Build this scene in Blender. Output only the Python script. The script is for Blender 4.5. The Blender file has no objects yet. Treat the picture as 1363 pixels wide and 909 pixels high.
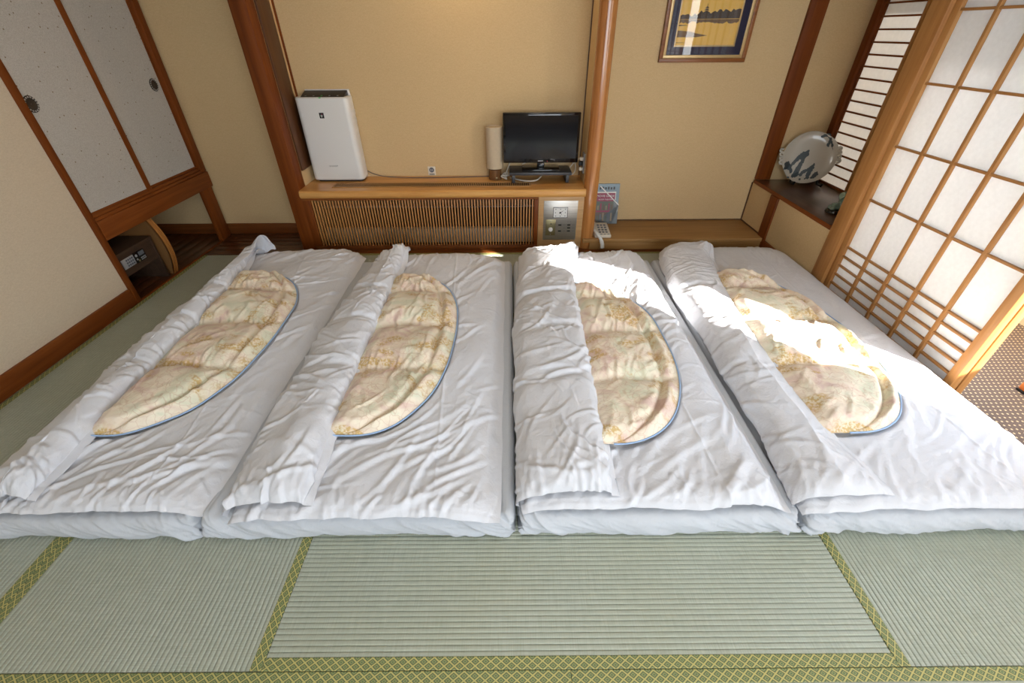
import bpy, bmesh, math, random
import numpy as np
from mathutils import Matrix, Vector
random.seed(7)
scene = bpy.context.scene
COL = scene.collection
PI = math.pi

# ------------------------------------------------------------------ camera
def cam_axes(pit, yaw, rol):
    fw = np.array([math.sin(yaw)*math.cos(pit), math.cos(yaw)*math.cos(pit), -math.sin(pit)])
    r = np.cross(fw, [0, 0, 1]); r /= np.linalg.norm(r)
    d = np.cross(fw, r)
    c, s = math.cos(rol), math.sin(rol)
    return c*r+s*d, -s*r+c*d, fw
cd = bpy.data.cameras.new('camera')
cam = bpy.data.objects.new('camera', cd); COL.objects.link(cam)
ar, ad, af = cam_axes(6.25508084e-01, 1.48958708e-03, 5.95058946e-03)
M = Matrix.Identity(4)
for i in range(3):
    M[i][0], M[i][1], M[i][2] = ar[i], -ad[i], -af[i]
M[2][3] = 1.5
cam.matrix_world = M
cd.sensor_width = 36; cd.lens = 36*571.85/1363
cd.clip_start = .05; cd.clip_end = 100
scene.camera = cam

# ------------------------------------------------------------------ light
scene.view_settings.view_transform = 'Standard'
scene.view_settings.look = 'None'
scene.view_settings.gamma = 1
scene.view_settings.use_curve_mapping = False
scene.view_settings.exposure = 0.47
SUN_DIR = Vector((-.78, .62, -.44)).normalized()
w = bpy.data.worlds.new('sky'); scene.world = w; w.use_nodes = True
nt = w.node_tree
sky = nt.nodes.new('ShaderNodeTexSky')
sky.sky_type = 'NISHITA'; sky.sun_disc = False
sky.sun_elevation = math.asin(-SUN_DIR.z); sky.sun_rotation = math.atan2(-SUN_DIR.x, -SUN_DIR.y)
nt.links.new(sky.outputs[0], nt.nodes['Background'].inputs[0])
nt.nodes['Background'].inputs[1].default_value = .35
def lamp(name, kind, loc, direction, energy, color, **kw):
    l = bpy.data.lights.new(name, kind); o = bpy.data.objects.new(name, l); COL.objects.link(o)
    o.location = loc
    o.rotation_euler = Vector(direction).to_track_quat('-Z', 'Y').to_euler()
    l.energy = energy; l.color = color
    for k, v in kw.items(): setattr(l, k, v)
    return o
lamp('sunlight', 'SUN', (6, -4, 4), SUN_DIR, 30, (1, .955, .89), angle=math.radians(.9))
# daylight of the veranda windows (right of the room)
o = lamp('window_daylight', 'AREA', (3.14, 1.0, 1.37), (-1, 0, 0), 108, (.66, .83, 1.0), shape='RECTANGLE', size=5.6, size_y=1.18)
o = lamp('rear_fill_light', 'AREA', (1.35, -2.2, 1.5), (-.12, 1, .03), 118, (.82, .91, 1.0), shape='RECTANGLE', size=3.6, size_y=1.5)  # added fill from behind the camera; no window stands there
o = lamp('ceiling_fill_light', 'AREA', (0.2, .7, 2.34), (0, 0, -1), 7, (1, .95, .88), shape='DISK', size=.7)  # added overhead fill; the ceiling carries no lamp
o = lamp('alcove_lamp_light', 'AREA', (-.35, 3.62, 2.30), (.02, .14, -1), 3.5, (1, .72, .42), shape='DISK', size=.12)

# ------------------------------------------------------------------ material helpers
def nodes_of(name):
    m = bpy.data.materials.new(name); m.use_nodes = True
    t = m.node_tree; b = t.nodes['Principled BSDF']
    return m, t, b
def N(t, typ, **kw):
    n = t.nodes.new(typ)
    for k, v in kw.items():
        if k in ('operation', 'blend_type', 'data_type', 'feature', 'wave_type', 'bands_direction', 'noise_dimensions', 'distance'):
            setattr(n, k, v)
        else:
            n.inputs[k].default_value = v
    return n
def ramp(t, fac, stops):
    r = t.nodes.new('ShaderNodeValToRGB')
    els = r.color_ramp.elements
    while len(els) < len(stops): els.new(.5)
    for e, (p, c) in zip(els, stops):
        e.position = p; e.color = (*c, 1) if len(c) == 3 else c
    t.links.new(fac, r.inputs[0])
    return r.outputs[0]
def coords(t, scale=(1, 1, 1), kind='Object', rot=(0, 0, 0)):
    tc = t.nodes.new('ShaderNodeTexCoord'); mp = t.nodes.new('ShaderNodeMapping')
    mp.inputs['Scale'].default_value = scale; mp.inputs['Rotation'].default_value = rot
    t.links.new(tc.outputs[kind], mp.inputs[0])
    return mp.outputs[0]
def mixc(t, fac, a, b):
    m = t.nodes.new('ShaderNodeMix'); m.data_type = 'RGBA'
    for sock, v in ((m.inputs[0], fac), (m.inputs[6], a), (m.inputs[7], b)):
        if hasattr(v, 'links') or hasattr(v, 'is_output'): t.links.new(v, sock)
        elif isinstance(v, (int, float)): sock.default_value = v
        else: sock.default_value = (*v, 1)
    return m.outputs[2]
def bump(t, b, height, strength, dist=.01):
    n = t.nodes.new('ShaderNodeBump'); n.inputs['Strength'].default_value = strength; n.inputs['Distance'].default_value = dist
    t.links.new(height, n.inputs['Height']); t.links.new(n.outputs[0], b.inputs['Normal'])
def plain(name, c, rough=.5, metal=0, spec=.5, coat=0):
    m, t, b = nodes_of(name)
    b.inputs['Base Color'].default_value = (*c, 1); b.inputs['Roughness'].default_value = rough
    b.inputs['Metallic'].default_value = metal; b.inputs['Specular IOR Level'].default_value = spec
    b.inputs['Coat Weight'].default_value = coat
    return m
def wood(name, dark, mid, light, axis='Z', fine=38, rough=.42, coat=0.0, wear=0.0, spec=.4):
    m, t, b = nodes_of(name)
    s = [fine, fine, fine]; s['XYZ'.index(axis)] = 1.6
    v = coords(t, s)
    n1 = N(t, 'ShaderNodeTexNoise', Scale=1.0, Detail=7, Roughness=.62, Distortion=.5); t.links.new(v, n1.inputs['Vector'])
    s2 = [5, 5, 5]; s2['XYZ'.index(axis)] = .7
    v2 = coords(t, s2)
    n2 = N(t, 'ShaderNodeTexNoise', Scale=1.0, Detail=3, Distortion=.8); t.links.new(v2, n2.inputs['Vector'])
    ad_ = N(t, 'ShaderNodeMath', operation='MULTIPLY_ADD'); ad_.inputs[1].default_value = .5
    t.links.new(n2.outputs[0], ad_.inputs[0])
    hf = N(t, 'ShaderNodeMath', operation='MULTIPLY'); hf.inputs[1].default_value = .5
    t.links.new(n1.outputs[0], hf.inputs[0]); t.links.new(hf.outputs[0], ad_.inputs[2])
    c = ramp(t, ad_.outputs[0], [(.34, dark), (.5, mid), (.66, light)])
    if wear:
        n3 = N(t, 'ShaderNodeTexNoise', Scale=1.0, Detail=8, Roughness=.8)
        s3 = [26, 26, 26]; s3['XYZ'.index(axis)] = 8
        t.links.new(coords(t, s3), n3.inputs['Vector'])
        f = ramp(t, n3.outputs[0], [(.66, (0, 0, 0)), (.74, (wear,)*3)])
        c = mixc(t, f, c, tuple(min(1, x*1.9+.05) for x in light))
    t.links.new(c, b.inputs['Base Color'])
    b.inputs['Roughness'].default_value = rough; b.inputs['Coat Weight'].default_value = coat
    b.inputs['Specular IOR Level'].default_value = spec
    b.inputs['Coat Roughness'].default_value = .18
    bump(t, b, n1.outputs[0], .12, .004)
    return m
def plaster(name, c1, c2):
    m, t, b = nodes_of(name)
    v = coords(t, (300, 300, 90))
    n = N(t, 'ShaderNodeTexNoise', Scale=1.0, Detail=3); t.links.new(v, n.inputs['Vector'])
    v3 = coords(t, (90, 90, 300))
    n3 = N(t, 'ShaderNodeTexNoise', Scale=1.0, Detail=3); t.links.new(v3, n3.inputs['Vector'])
    mx = N(t, 'ShaderNodeMath', operation='ADD'); t.links.new(n.outputs[0], mx.inputs[0]); t.links.new(n3.outputs[0], mx.inputs[1])
    hf = N(t, 'ShaderNodeMath', operation='MULTIPLY'); hf.inputs[1].default_value = .5; t.links.new(mx.outputs[0], hf.inputs[0])
    c = ramp(t, hf.outputs[0], [(.35, c1), (.65, c2)])
    n2 = N(t, 'ShaderNodeTexNoise', Scale=1.1, Detail=3); t.links.new(coords(t), n2.inputs['Vector'])
    f = ramp(t, n2.outputs[0], [(.4, (0, 0, 0)), (.75, (.14,)*3)])
    c = mixc(t, f, c, tuple(x*.75 for x in c1))
    t.links.new(c, b.inputs['Base Color']); b.inputs['Roughness'].default_value = .9
    b.inputs['Specular IOR Level'].default_value = .2
    bump(t, b, hf.outputs[0], .1, .003)
    return m
def cloth(name, c, warm=0.0):
    m, t, b = nodes_of(name)
    v = coords(t, (24, 24, 24))
    n = N(t, 'ShaderNodeTexNoise', Scale=1.0, Detail=6, Roughness=.62, Distortion=1.2); t.links.new(v, n.inputs['Vector'])
    n2 = N(t, 'ShaderNodeTexNoise', Scale=900.0, Detail=1); t.links.new(coords(t), n2.inputs['Vector'])
    ad_ = N(t, 'ShaderNodeMath', operation='MULTIPLY_ADD'); ad_.inputs[1].default_value = .06
    t.links.new(n2.outputs[0], ad_.inputs[0]); t.links.new(n.outputs[0], ad_.inputs[2])
    b.inputs['Base Color'].default_value = (*c, 1); b.inputs['Roughness'].default_value = .85
    b.inputs['Specular IOR Level'].default_value = .15
    b.inputs['Sheen Weight'].default_value = .08
    bump(t, b, ad_.outputs[0], .35, .012)
    return m
def quilt():
    m, t, b = nodes_of('floral_quilt')
    v = coords(t)
    a = N(t, 'ShaderNodeTexNoise', Scale=7.0, Detail=3, Distortion=1.0); t.links.new(v, a.inputs['Vector'])
    c = ramp(t, a.outputs[0], [(.34, (.72, .53, .45)), (.44, (.82, .69, .55)), (.56, (.86, .77, .61)), (.68, (.74, .72, .55))])
    g = N(t, 'ShaderNodeTexNoise', Scale=6.0, Detail=2, Distortion=.6)
    t.links.new(coords(t, (1, 1.6, 1), rot=(0, 0, .6)), g.inputs['Vector'])
    fg = ramp(t, g.outputs[0], [(.56, (0, 0, 0)), (.64, (.85, .85, .85))])
    sp = N(t, 'ShaderNodeTexNoise', Scale=90.0, Detail=2); t.links.new(v, sp.inputs['Vector'])
    fs = ramp(t, sp.outputs[0], [(.42, (.25,)*3), (.56, (1, 1, 1))])
    mm = N(t, 'ShaderNodeMix', data_type='RGBA', blend_type='MULTIPLY'); mm.inputs[0].default_value = 1
    t.links.new(fg, mm.inputs[6]); t.links.new(fs, mm.inputs[7])
    c = mixc(t, mm.outputs[2], c, (.58, .37, .10))
    vo = N(t, 'ShaderNodeTexVoronoi', feature='DISTANCE_TO_EDGE', Scale=24.0)
    dn = N(t, 'ShaderNodeTexNoise', Scale=14.0, Detail=2)
    t.links.new(v, dn.inputs['Vector'])
    va = N(t, 'ShaderNodeVectorMath', operation='MULTIPLY_ADD'); va.inputs[1].default_value = (.08, .08, .08)
    t.links.new(dn.outputs['Color'], va.inputs[0]); t.links.new(v, va.inputs[2]); t.links.new(va.outputs[0], vo.inputs['Vector'])
    fl = ramp(t, vo.outputs['Distance'], [(.0, (.45,)*3), (.05, (0, 0, 0))])
    k = N(t, 'ShaderNodeTexNoise', Scale=4.0); t.links.new(coords(t, rot=(0, 0, 1)), k.inputs['Vector'])
    fk = ramp(t, k.outputs[0], [(.45, (0, 0, 0)), (.55, (1, 1, 1))])
    m3 = N(t, 'ShaderNodeMix', data_type='RGBA', blend_type='MULTIPLY'); m3.inputs[0].default_value = 1
    t.links.new(fl, m3.inputs[6]); t.links.new(fk, m3.inputs[7])
    c = mixc(t, m3.outputs[2], c, (.55, .33, .20))
    t.links.new(c, b.inputs['Base Color']); b.inputs['Roughness'].default_value = .75
    b.inputs['Sheen Weight'].default_value = .15
    w_ = N(t, 'ShaderNodeTexNoise', Scale=26.0, Detail=5, Distortion=1.0); t.links.new(v, w_.inputs['Vector'])
    bump(t, b, w_.outputs[0], .4, .014)
    return m
def tatami_mat_material(name, axis):
    # axis: direction in which the ridges run
    m, t, b = nodes_of(name); spec_ = .6
    s = (14, 420, 10) if axis == 'Y' else (420, 14, 10)
    n = N(t, 'ShaderNodeTexNoise', Scale=1.0, Detail=3); t.links.new(coords(t, s), n.inputs['Vector'])
    c = ramp(t, n.outputs[0], [(.25, (.32, .35, .275)), (.5, (.375, .405, .33)), (.75, (.43, .46, .385))])
    n2 = N(t, 'ShaderNodeTexNoise', Scale=3.0, Detail=4); t.links.new(coords(t), n2.inputs['Vector'])
    f = ramp(t, n2.outputs[0], [(.4, (0, 0, 0)), (.7, (.35,)*3)])
    c = mixc(t, f, c, (.36, .37, .265))
    t.links.new(c, b.inputs['Base Color']); b.inputs['Roughness'].default_value = .42
    b.inputs['Specular IOR Level'].default_value = spec_
    bump(t, b, n.outputs[0], .25, .003)
    return m
def border_material():
    # woven mat border: yellow diamond lattice with green hearts (UV: u in metres along, v 0..1 across)
    m, t, b = nodes_of('mat_border_brocade')
    uv = t.nodes.new('ShaderNodeUVMap'); sx = t.nodes.new('ShaderNodeSeparateXYZ'); t.links.new(uv.outputs[0], sx.inputs[0])
    def lin(a, bb, add):
        p = N(t, 'ShaderNodeMath', operation='MULTIPLY'); p.inputs[1].default_value = a; t.links.new(sx.outputs[0], p.inputs[0])
        q = N(t, 'ShaderNodeMath', operation='MULTIPLY_ADD'); q.inputs[1].default_value = bb; t.links.new(sx.outputs[1], q.inputs[0]); t.links.new(p.outputs[0], q.inputs[2])
        fr = N(t, 'ShaderNodeMath', operation='FRACT'); t.links.new(q.outputs[0], fr.inputs[0])
        d = N(t, 'ShaderNodeMath', operation='SUBTRACT'); d.inputs[1].default_value = .5; t.links.new(fr.outputs[0], d.inputs[0])
        e = N(t, 'ShaderNodeMath', operation='ABSOLUTE'); t.links.new(d.outputs[0], e.inputs[0])
        return e.outputs[0]          # 0 in the cell centre, .5 on the line
    a_, b_ = lin(33, 1.5, 0), lin(-33, 1.5, 0)
    mx = N(t, 'ShaderNodeMath', operation='MAXIMUM'); t.links.new(a_, mx.inputs[0]); t.links.new(b_, mx.inputs[1])
    n = N(t, 'ShaderNodeTexNoise', Scale=700.0); t.links.new(coords(t), n.inputs['Vector'])
    c = ramp(t, mx.outputs[0], [(.08, (.10, .17, .07)), (.2, (.33, .32, .12)), (.27, (.085, .13, .06)), (.36, (.09, .13, .06)), (.42, (.42, .37, .12)), (.5, (.52, .46, .17))])
    t.links.new(c, b.inputs['Base Color']); b.inputs['Roughness'].default_value = .6
    bump(t, b, mx.outputs[0], .25, .001)
    return m
def carpet_material():
    m, t, b = nodes_of('dotted_carpet')
    v = coords(t, (1/.0245, 1/.0245, 1), rot=(0, 0, .0))
    sx = t.nodes.new('ShaderNodeSeparateXYZ'); t.links.new(v, sx.inputs[0])
    row = N(t, 'ShaderNodeMath', operation='FLOOR'); t.links.new(sx.outputs[1], row.inputs[0])
    hf = N(t, 'ShaderNodeMath', operation='MULTIPLY'); hf.inputs[1].default_value = .5; t.links.new(row.outputs[0], hf.inputs[0])
    xx = N(t, 'ShaderNodeMath', operation='ADD'); t.links.new(sx.outputs[0], xx.inputs[0]); t.links.new(hf.outputs[0], xx.inputs[1])
    def cen(sock):
        f = N(t, 'ShaderNodeMath', operation='FRACT'); t.links.new(sock, f.inputs[0])
        d = N(t, 'ShaderNodeMath', operation='SUBTRACT'); d.inputs[1].default_value = .5; t.links.new(f.outputs[0], d.inputs[0])
        q = N(t, 'ShaderNodeMath', operation='MULTIPLY'); t.links.new(d.outputs[0], q.inputs[0]); t.links.new(d.outputs[0], q.inputs[1])
        return q.outputs[0]
    s = N(t, 'ShaderNodeMath', operation='ADD'); t.links.new(cen(xx.outputs[0]), s.inputs[0]); t.links.new(cen(sx.outputs[1]), s.inputs[1])
    f = ramp(t, s.outputs[0], [(.020, (1, 1, 1)), (.05, (0, 0, 0))])
    n = N(t, 'ShaderNodeTexNoise', Scale=260.0, Detail=3); t.links.new(coords(t), n.inputs['Vector'])
    base = ramp(t, n.outputs[0], [(.35, (.085, .06, .05)), (.65, (.135, .10, .082))])
    c = mixc(t, f, base, (.55, .44, .27))
    t.links.new(c, b.inputs['Base Color']); b.inputs['Roughness'].default_value = .95
    bump(t, b, n.outputs[0], .5, .004)
    return m
def paper_material(name, c, trans):
    m, t, b = nodes_of(name)
    t.nodes.remove(b)
    n = N(t, 'ShaderNodeTexNoise', Scale=45.0, Detail=5); t.links.new(coords(t), n.inputs['Vector'])
    col = ramp(t, n.outputs[0], [(.3, tuple(x*.94 for x in c)), (.7, c)])
    d = t.nodes.new('ShaderNodeBsdfDiffuse'); tr = t.nodes.new('ShaderNodeBsdfTranslucent'); mx = t.nodes.new('ShaderNodeMixShader')
    t.links.new(col, d.inputs[0]); t.links.new(col, tr.inputs[0])
    mx.inputs[0].default_value = trans
    t.links.new(d.outputs[0], mx.inputs[1]); t.links.new(tr.outputs[0], mx.inputs[2])
    t.links.new(mx.outputs[0], t.nodes['Material Output'].inputs[0])
    return m
def fusuma_material():
    m, t, b = nodes_of('flecked_door_paper')
    v = coords(t)
    n = N(t, 'ShaderNodeTexNoise', Scale=260.0, Detail=3, Roughness=.7); t.links.new(v, n.inputs['Vector'])
    c = ramp(t, n.outputs[0], [(.35, (.41, .38, .335)), (.65, (.56, .53, .485))])
    vo = N(t, 'ShaderNodeTexVoronoi', Scale=17.0); vo.voronoi_dimensions = '2D'
    t.links.new(coords(t, (1, 1, 1), rot=(0, PI/2, 0)), vo.inputs['Vector'])
    f = ramp(t, vo.outputs['Distance'], [(.045, (1, 1, 1)), (.075, (0, 0, 0))])
    sel = t.nodes.new('ShaderNodeSeparateColor'); t.links.new(vo.outputs['Color'], sel.inputs[0])
    gt = N(t, 'ShaderNodeMath', operation='GREATER_THAN'); gt.inputs[1].default_value = .66; t.links.new(sel.outputs[0], gt.inputs[0])
    mu = N(t, 'ShaderNodeMath', operation='MULTIPLY'); t.links.new(f, mu.inputs[0]); t.links.new(gt.outputs[0], mu.inputs[1])
    c = mixc(t, mu.outputs[0], c, (.20, .14, .08))
    t.links.new(c, b.inputs['Base Color']); b.inputs['Roughness'].default_value = .8
    b.inputs['Specular IOR Level'].default_value = .25
    bump(t, b, n.outputs[0], .12, .002)
    return m
def glass_sheet(name):
    m, t, b = nodes_of(name); t.nodes.remove(b)
    tr = t.nodes.new('ShaderNodeBsdfTransparent'); g = t.nodes.new('ShaderNodeBsdfGlossy'); g.inputs['Roughness'].default_value = .01
    fr = t.nodes.new('ShaderNodeFresnel'); fr.inputs[0].default_value = 1.42
    mx = t.nodes.new('ShaderNodeMixShader'); t.links.new(fr.outputs[0], mx.inputs[0])
    t.links.new(tr.outputs[0], mx.inputs[1]); t.links.new(g.outputs[0], mx.inputs[2])
    t.links.new(mx.outputs[0], t.nodes['Material Output'].inputs[0])
    return m
def brushed():
    m, t, b = nodes_of('brushed_steel')
    n = N(t, 'ShaderNodeTexNoise', Scale=1.0, Detail=4); t.links.new(coords(t, (5, 5, 420)), n.inputs['Vector'])
    c = ramp(t, n.outputs[0], [(.3, (.36, .34, .31)), (.7, (.52, .50, .46))])
    t.links.new(c, b.inputs['Base Color']); b.inputs['Metallic'].default_value = .9; b.inputs['Roughness'].default_value = .34
    return m

RZ = wood('red_brown_wood_upright', (.10, .023, .003), (.165, .040, .005), (.215, .058, .009), 'Z', wear=.10, spec=.2, rough=.5)
RY = wood('red_brown_wood_lengthwise', (.12, .028, .004), (.195, .050, .008), (.255, .075, .015), 'Y', wear=.22, spec=.2, rough=.5)
RX = wood('red_brown_wood_crosswise', (.10, .028, .006), (.175, .052, .011), (.23, .075, .018), 'X', wear=.12, spec=.2, rough=.5)
DZ = wood('dark_brown_wood_upright', (.055, .020, .007), (.09, .034, .011), (.125, .05, .017), 'Z')
DPY = wood('dark_polished_shelf_wood', (.045, .020, .012), (.075, .034, .019), (.105, .05, .03), 'Y', rough=.3, coat=.25)
PIL = wood('polished_round_log', (.28, .095, .022), (.42, .17, .045), (.54, .25, .08), 'Z', fine=60, rough=.25, coat=.6)
OZ = wood('orange_door_wood_upright', (.30, .125, .033), (.40, .185, .055), (.48, .245, .085), 'Z', rough=.45)
OY = wood('orange_door_wood_lengthwise', (.28, .115, .03), (.37, .17, .05), (.45, .225, .078), 'Y', rough=.45)
KX = wood('honey_wood_crosswise', (.44, .195, .045), (.60, .29, .08), (.70, .40, .13), 'X', fine=30, rough=.32, coat=.25)
KZ = wood('honey_oak_upright', (.36, .20, .08), (.47, .28, .12), (.55, .35, .17), 'X', fine=50, rough=.45)
SX = wood('step_oak', (.27, .135, .042), (.38, .205, .07), (.46, .265, .10), 'X', fine=42, rough=.45, spec=.25)
SLZ = wood('grille_slat_wood', (.32, .125, .032), (.43, .19, .055), (.52, .25, .085), 'Z', rough=.4)
FLX = wood('dark_floor_board_wood', (.065, .020, .009), (.105, .036, .014), (.15, .058, .022), 'X', rough=.3, coat=.2)
FLY = wood('dark_floor_board_wood_lengthwise', (.065, .020, .009), (.105, .036, .014), (.15, .058, .022), 'Y', rough=.3, coat=.2)
WAL = wood('walnut_laminate', (.035, .018, .010), (.058, .031, .018), (.08, .046, .028), 'Y', rough=.5)
CUR = wood('golden_brown_plywood', (.30, .115, .025), (.42, .17, .04), (.52, .24, .07), 'Z', rough=.4)
FRM = wood('picture_frame_wood', (.16, .055, .016), (.25, .09, .026), (.33, .13, .04), 'X', rough=.35)
WALL = plaster('beige_wall_cloth', (.56, .395, .205), (.645, .475, .26))
WALL_L = plaster('beige_wall_cloth_bluish_lit', (.58, .475, .34), (.675, .565, .42))  # beige wall cloth again, with bluish daylight put into the colour
CEIL = plain('pale_ceiling_board', (.46, .42, .36), .8)
WHITE = cloth('white_cotton', (.69, .70, .74))
SHEET = cloth('pale_blue_white_sheet', (.55, .575, .615))
QUILT = quilt()
BLUE = plain('pale_blue_piping', (.33, .48, .72), .7)
TY = tatami_mat_material('rush_ridges_lengthwise', 'Y'); TX = tatami_mat_material('rush_ridges_crosswise', 'X')
BORDER = border_material()
CARPET = carpet_material()
PAPER = paper_material('shoji_paper', (.88, .88, .88), .40)
PAPER2 = paper_material('side_window_paper', (.66, .64, .61), .24)
FUS = fusuma_material()
GLASS = glass_sheet('picture_glass')
STEEL = brushed()
BLK = plain('black_plastic', (.012, .012, .013), .4, spec=.25)
BLKG = plain('gloss_black', (.006, .006, .007), .06, spec=.7)
DGREY = plain('dark_grey_lacquer', (.035, .036, .04), .4)
DARK = plain('dark_void_black', (.004, .004, .004), .9)
WPL = plain('white_plastic', (.70, .695, .68), .38)
GPL = plain('grey_plastic', (.25, .25, .25), .5)
CREAM = plain('cream_plastic', (.66, .60, .50), .45)
KEYG = plain('slate_key', (.12, .13, .15), .5)
CORDW = plain('white_cable', (.62, .57, .48), .5)
CORDG = plain('grey_cable', (.10, .09, .09), .5)
BRASS = plain('olive_brass', (.30, .26, .14), .35, .8)
BRONZE = plain('dull_bronze', (.055, .04, .028), .5, .4)
LACE = plain('pale_lace_metal', (.45, .43, .40), .4, .4)
GREEN = plain('green_indicator', (.02, .45, .08), .4)
RED = plain('red_indicator', (.6, .02, .02), .4)
GOLD = plain('gold_paper', (.82, .50, .10), .55)
GOLDT = plain('pale_gold_trim', (.60, .42, .19), .35, .3)
NAVY = plain('navy_mat_board', (.013, .014, .045), .7)
INK = plain('brown_black_ink', (.085, .06, .045), .7)
INK2 = plain('brown_ink_wash', (.19, .115, .06), .7)
PORC = plain('glazed_stoneware', (.50, .47, .40), .25, coat=.5)
PINK = plain('ink_blue_glaze', (.035, .052, .06), .3)
CELA = plain('celadon_glaze', (.20, .30, .24), .22, coat=.6)
SHADE = paper_material('lamp_shade_cloth', (.70, .57, .40), .25)
LBASE = wood('lamp_base_wood', (.10, .045, .018), (.17, .08, .03), (.23, .12, .05), 'Z', rough=.4)
FOLD = plain('blue_grey_folder', (.19, .26, .30), .35)
FOLD2 = plain('smoky_folder_pocket', (.15, .17, .175), .25)
MAG = plain('magazine_magenta', (.28, .035, .08), .5)
CURF = plain('print_tan', (.26, .19, .12), .5)
PHO1 = plain('magazine_photo_brown', (.13, .085, .06), .5)
PHO2 = plain('magazine_photo_green', (.10, .12, .085), .5)
TXTW = plain('printed_white', (.72, .70, .66), .6)
TXTD = plain('printed_dark', (.05, .055, .06), .6)
SILV = plain('silver_panel', (.52, .53, .55), .3, .5)
SCREEN = plain('tv_screen_black', (.010, .010, .012), .09, spec=.6)
RADI = plain('radiator_grey_green', (.45, .45, .38), .5)
METAL = plain('bright_sheet_metal', (.6, .62, .66), .25, .9)

# ------------------------------------------------------------------ object helpers
class MB:
    def __init__(self): self.v = []; self.f = []
    def add(self, vs, fs):
        o = len(self.v); self.v += [tuple(p) for p in vs]; self.f += [tuple(i+o for i in f) for f in fs]; return self
    def box(self, x0, x1, y0, y1, z0, z1):
        return self.add([(x, y, z) for x in (x0, x1) for y in (y0, y1) for z in (z0, z1)],
                        [(0, 1, 3, 2), (4, 6, 7, 5), (0, 4, 5, 1), (2, 3, 7, 6), (0, 2, 6, 4), (1, 5, 7, 3)])
    def prism(self, pts, d):
        """closed polygon pts (3D) extruded by vector d"""
        n = len(pts); d = Vector(d)
        vs = [Vector(p) for p in pts]; vs += [p+d for p in vs]
        return self.add(vs, [tuple(range(n))[::-1], tuple(range(n, 2*n))]+[(i, (i+1) % n, n+(i+1) % n, n+i) for i in range(n)])
    def lathe(self, prof, n=24, loc=(0, 0, 0), axis='Z', close=True, sx=1, sy=1):
        vs = []; L = Vector(loc)
        for r, h in prof:
            for k in range(n):
                a = 2*PI*k/n; p = (r*math.cos(a)*sx, r*math.sin(a)*sy, h)
                if axis == 'X': p = (p[2], p[0], p[1])
                if axis == 'Y': p = (p[0], p[2], p[1])
                vs.append(L+Vector(p))
        fs = [(j*n+k, j*n+(k+1) % n, (j+1)*n+(k+1) % n, (j+1)*n+k) for j in range(len(prof)-1) for k in range(n)]
        if close: fs += [tuple(range(n))[::-1], tuple((len(prof)-1)*n+k for k in range(n))]
        return self.add(vs, fs)
    def tube(self, pts, r, n=8):
        P = [Vector(p) for p in pts]; vs = []
        up = Vector((0, 0, 1))
        for i, p in enumerate(P):
            t = (P[min(i+1, len(P)-1)]-P[max(i-1, 0)]).normalized()
            a = t.cross(up)
            if a.length < .05: a = t.cross(Vector((1, 0, 0)))
            a.normalize(); b = a.cross(t)
            rr = r[i] if isinstance(r, (list, tuple)) else r
            for k in range(n):
                q = 2*PI*k/n; vs.append(p+(a*math.cos(q)+b*math.sin(q))*rr)
        m = len(P)
        fs = [(i*n+k, i*n+(k+1) % n, (i+1)*n+(k+1) % n, (i+1)*n+k) for i in range(m-1) for k in range(n)]
        fs += [tuple(range(n))[::-1], tuple((m-1)*n+k for k in range(n))]
        return self.add(vs, fs)
def origin_of(o):
    p = Vector((0, 0, 0))
    while o is not None: p = p+o.location; o = o.parent
    return p
def obj(name, mb, mat, parent=None, bevel=0, smooth=None, at=None, seg=2):
    """links one mesh; mb holds WORLD coordinates; 'at' puts the object's origin there"""
    bm = bmesh.new()
    vs = [bm.verts.new(p) for p in mb.v]
    for f in mb.f:
        try: bm.faces.new([vs[i] for i in f])
        except ValueError: pass
    bmesh.ops.recalc_face_normals(bm, faces=bm.faces)
    if bevel:
        es = [e for e in bm.edges if len(e.link_faces) == 2 and e.calc_face_angle(0) > .6]
        bmesh.ops.bevel(bm, geom=es, offset=bevel, segments=seg, profile=.5, affect='EDGES', clamp_overlap=True)
    base = origin_of(parent) if parent else Vector((0, 0, 0))
    o0 = Vector(at) if at is not None else (base if parent else (sum((v.co for v in bm.verts), Vector())/len(bm.verts)))
    if at is None and not parent:
        o0.z = min(v.co.z for v in bm.verts)
    for v in bm.verts: v.co -= o0
    me = bpy.data.meshes.new(name); bm.to_mesh(me); bm.free()
    me.materials.append(mat)
    ang = smooth if smooth is not None else (.7 if bevel else 0)
    if ang: me.shade_smooth(); me.set_sharp_from_angle(angle=ang)
    o = bpy.data.objects.new(name, me); COL.objects.link(o)
    o.parent = parent; o.location = o0-base
    return o
def copy_at(o, delta, parent=None):
    c = o.copy(); COL.objects.link(c); c.location = o.location+Vector(delta)
    if parent: c.parent = parent
    return c
def tag(o, label, cat=None, group=None):
    o['label'] = label
    if cat: o['category'] = cat
    if group: o['group'] = group
    return o
def thing(name, label, cat, loc, group=None):
    o = bpy.data.objects.new(name, None); COL.objects.link(o); o.location = loc
    o.empty_display_size = .1
    return tag(o, label, cat, group)
def struct(name, mb, mat, parent=None, label=None, **kw):
    o = obj(name, mb, mat, parent, **kw)
    if not parent: o['kind'] = 'structure'
    if label: o['label'] = label
    return o
def B(*a): return MB().box(*a)
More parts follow.
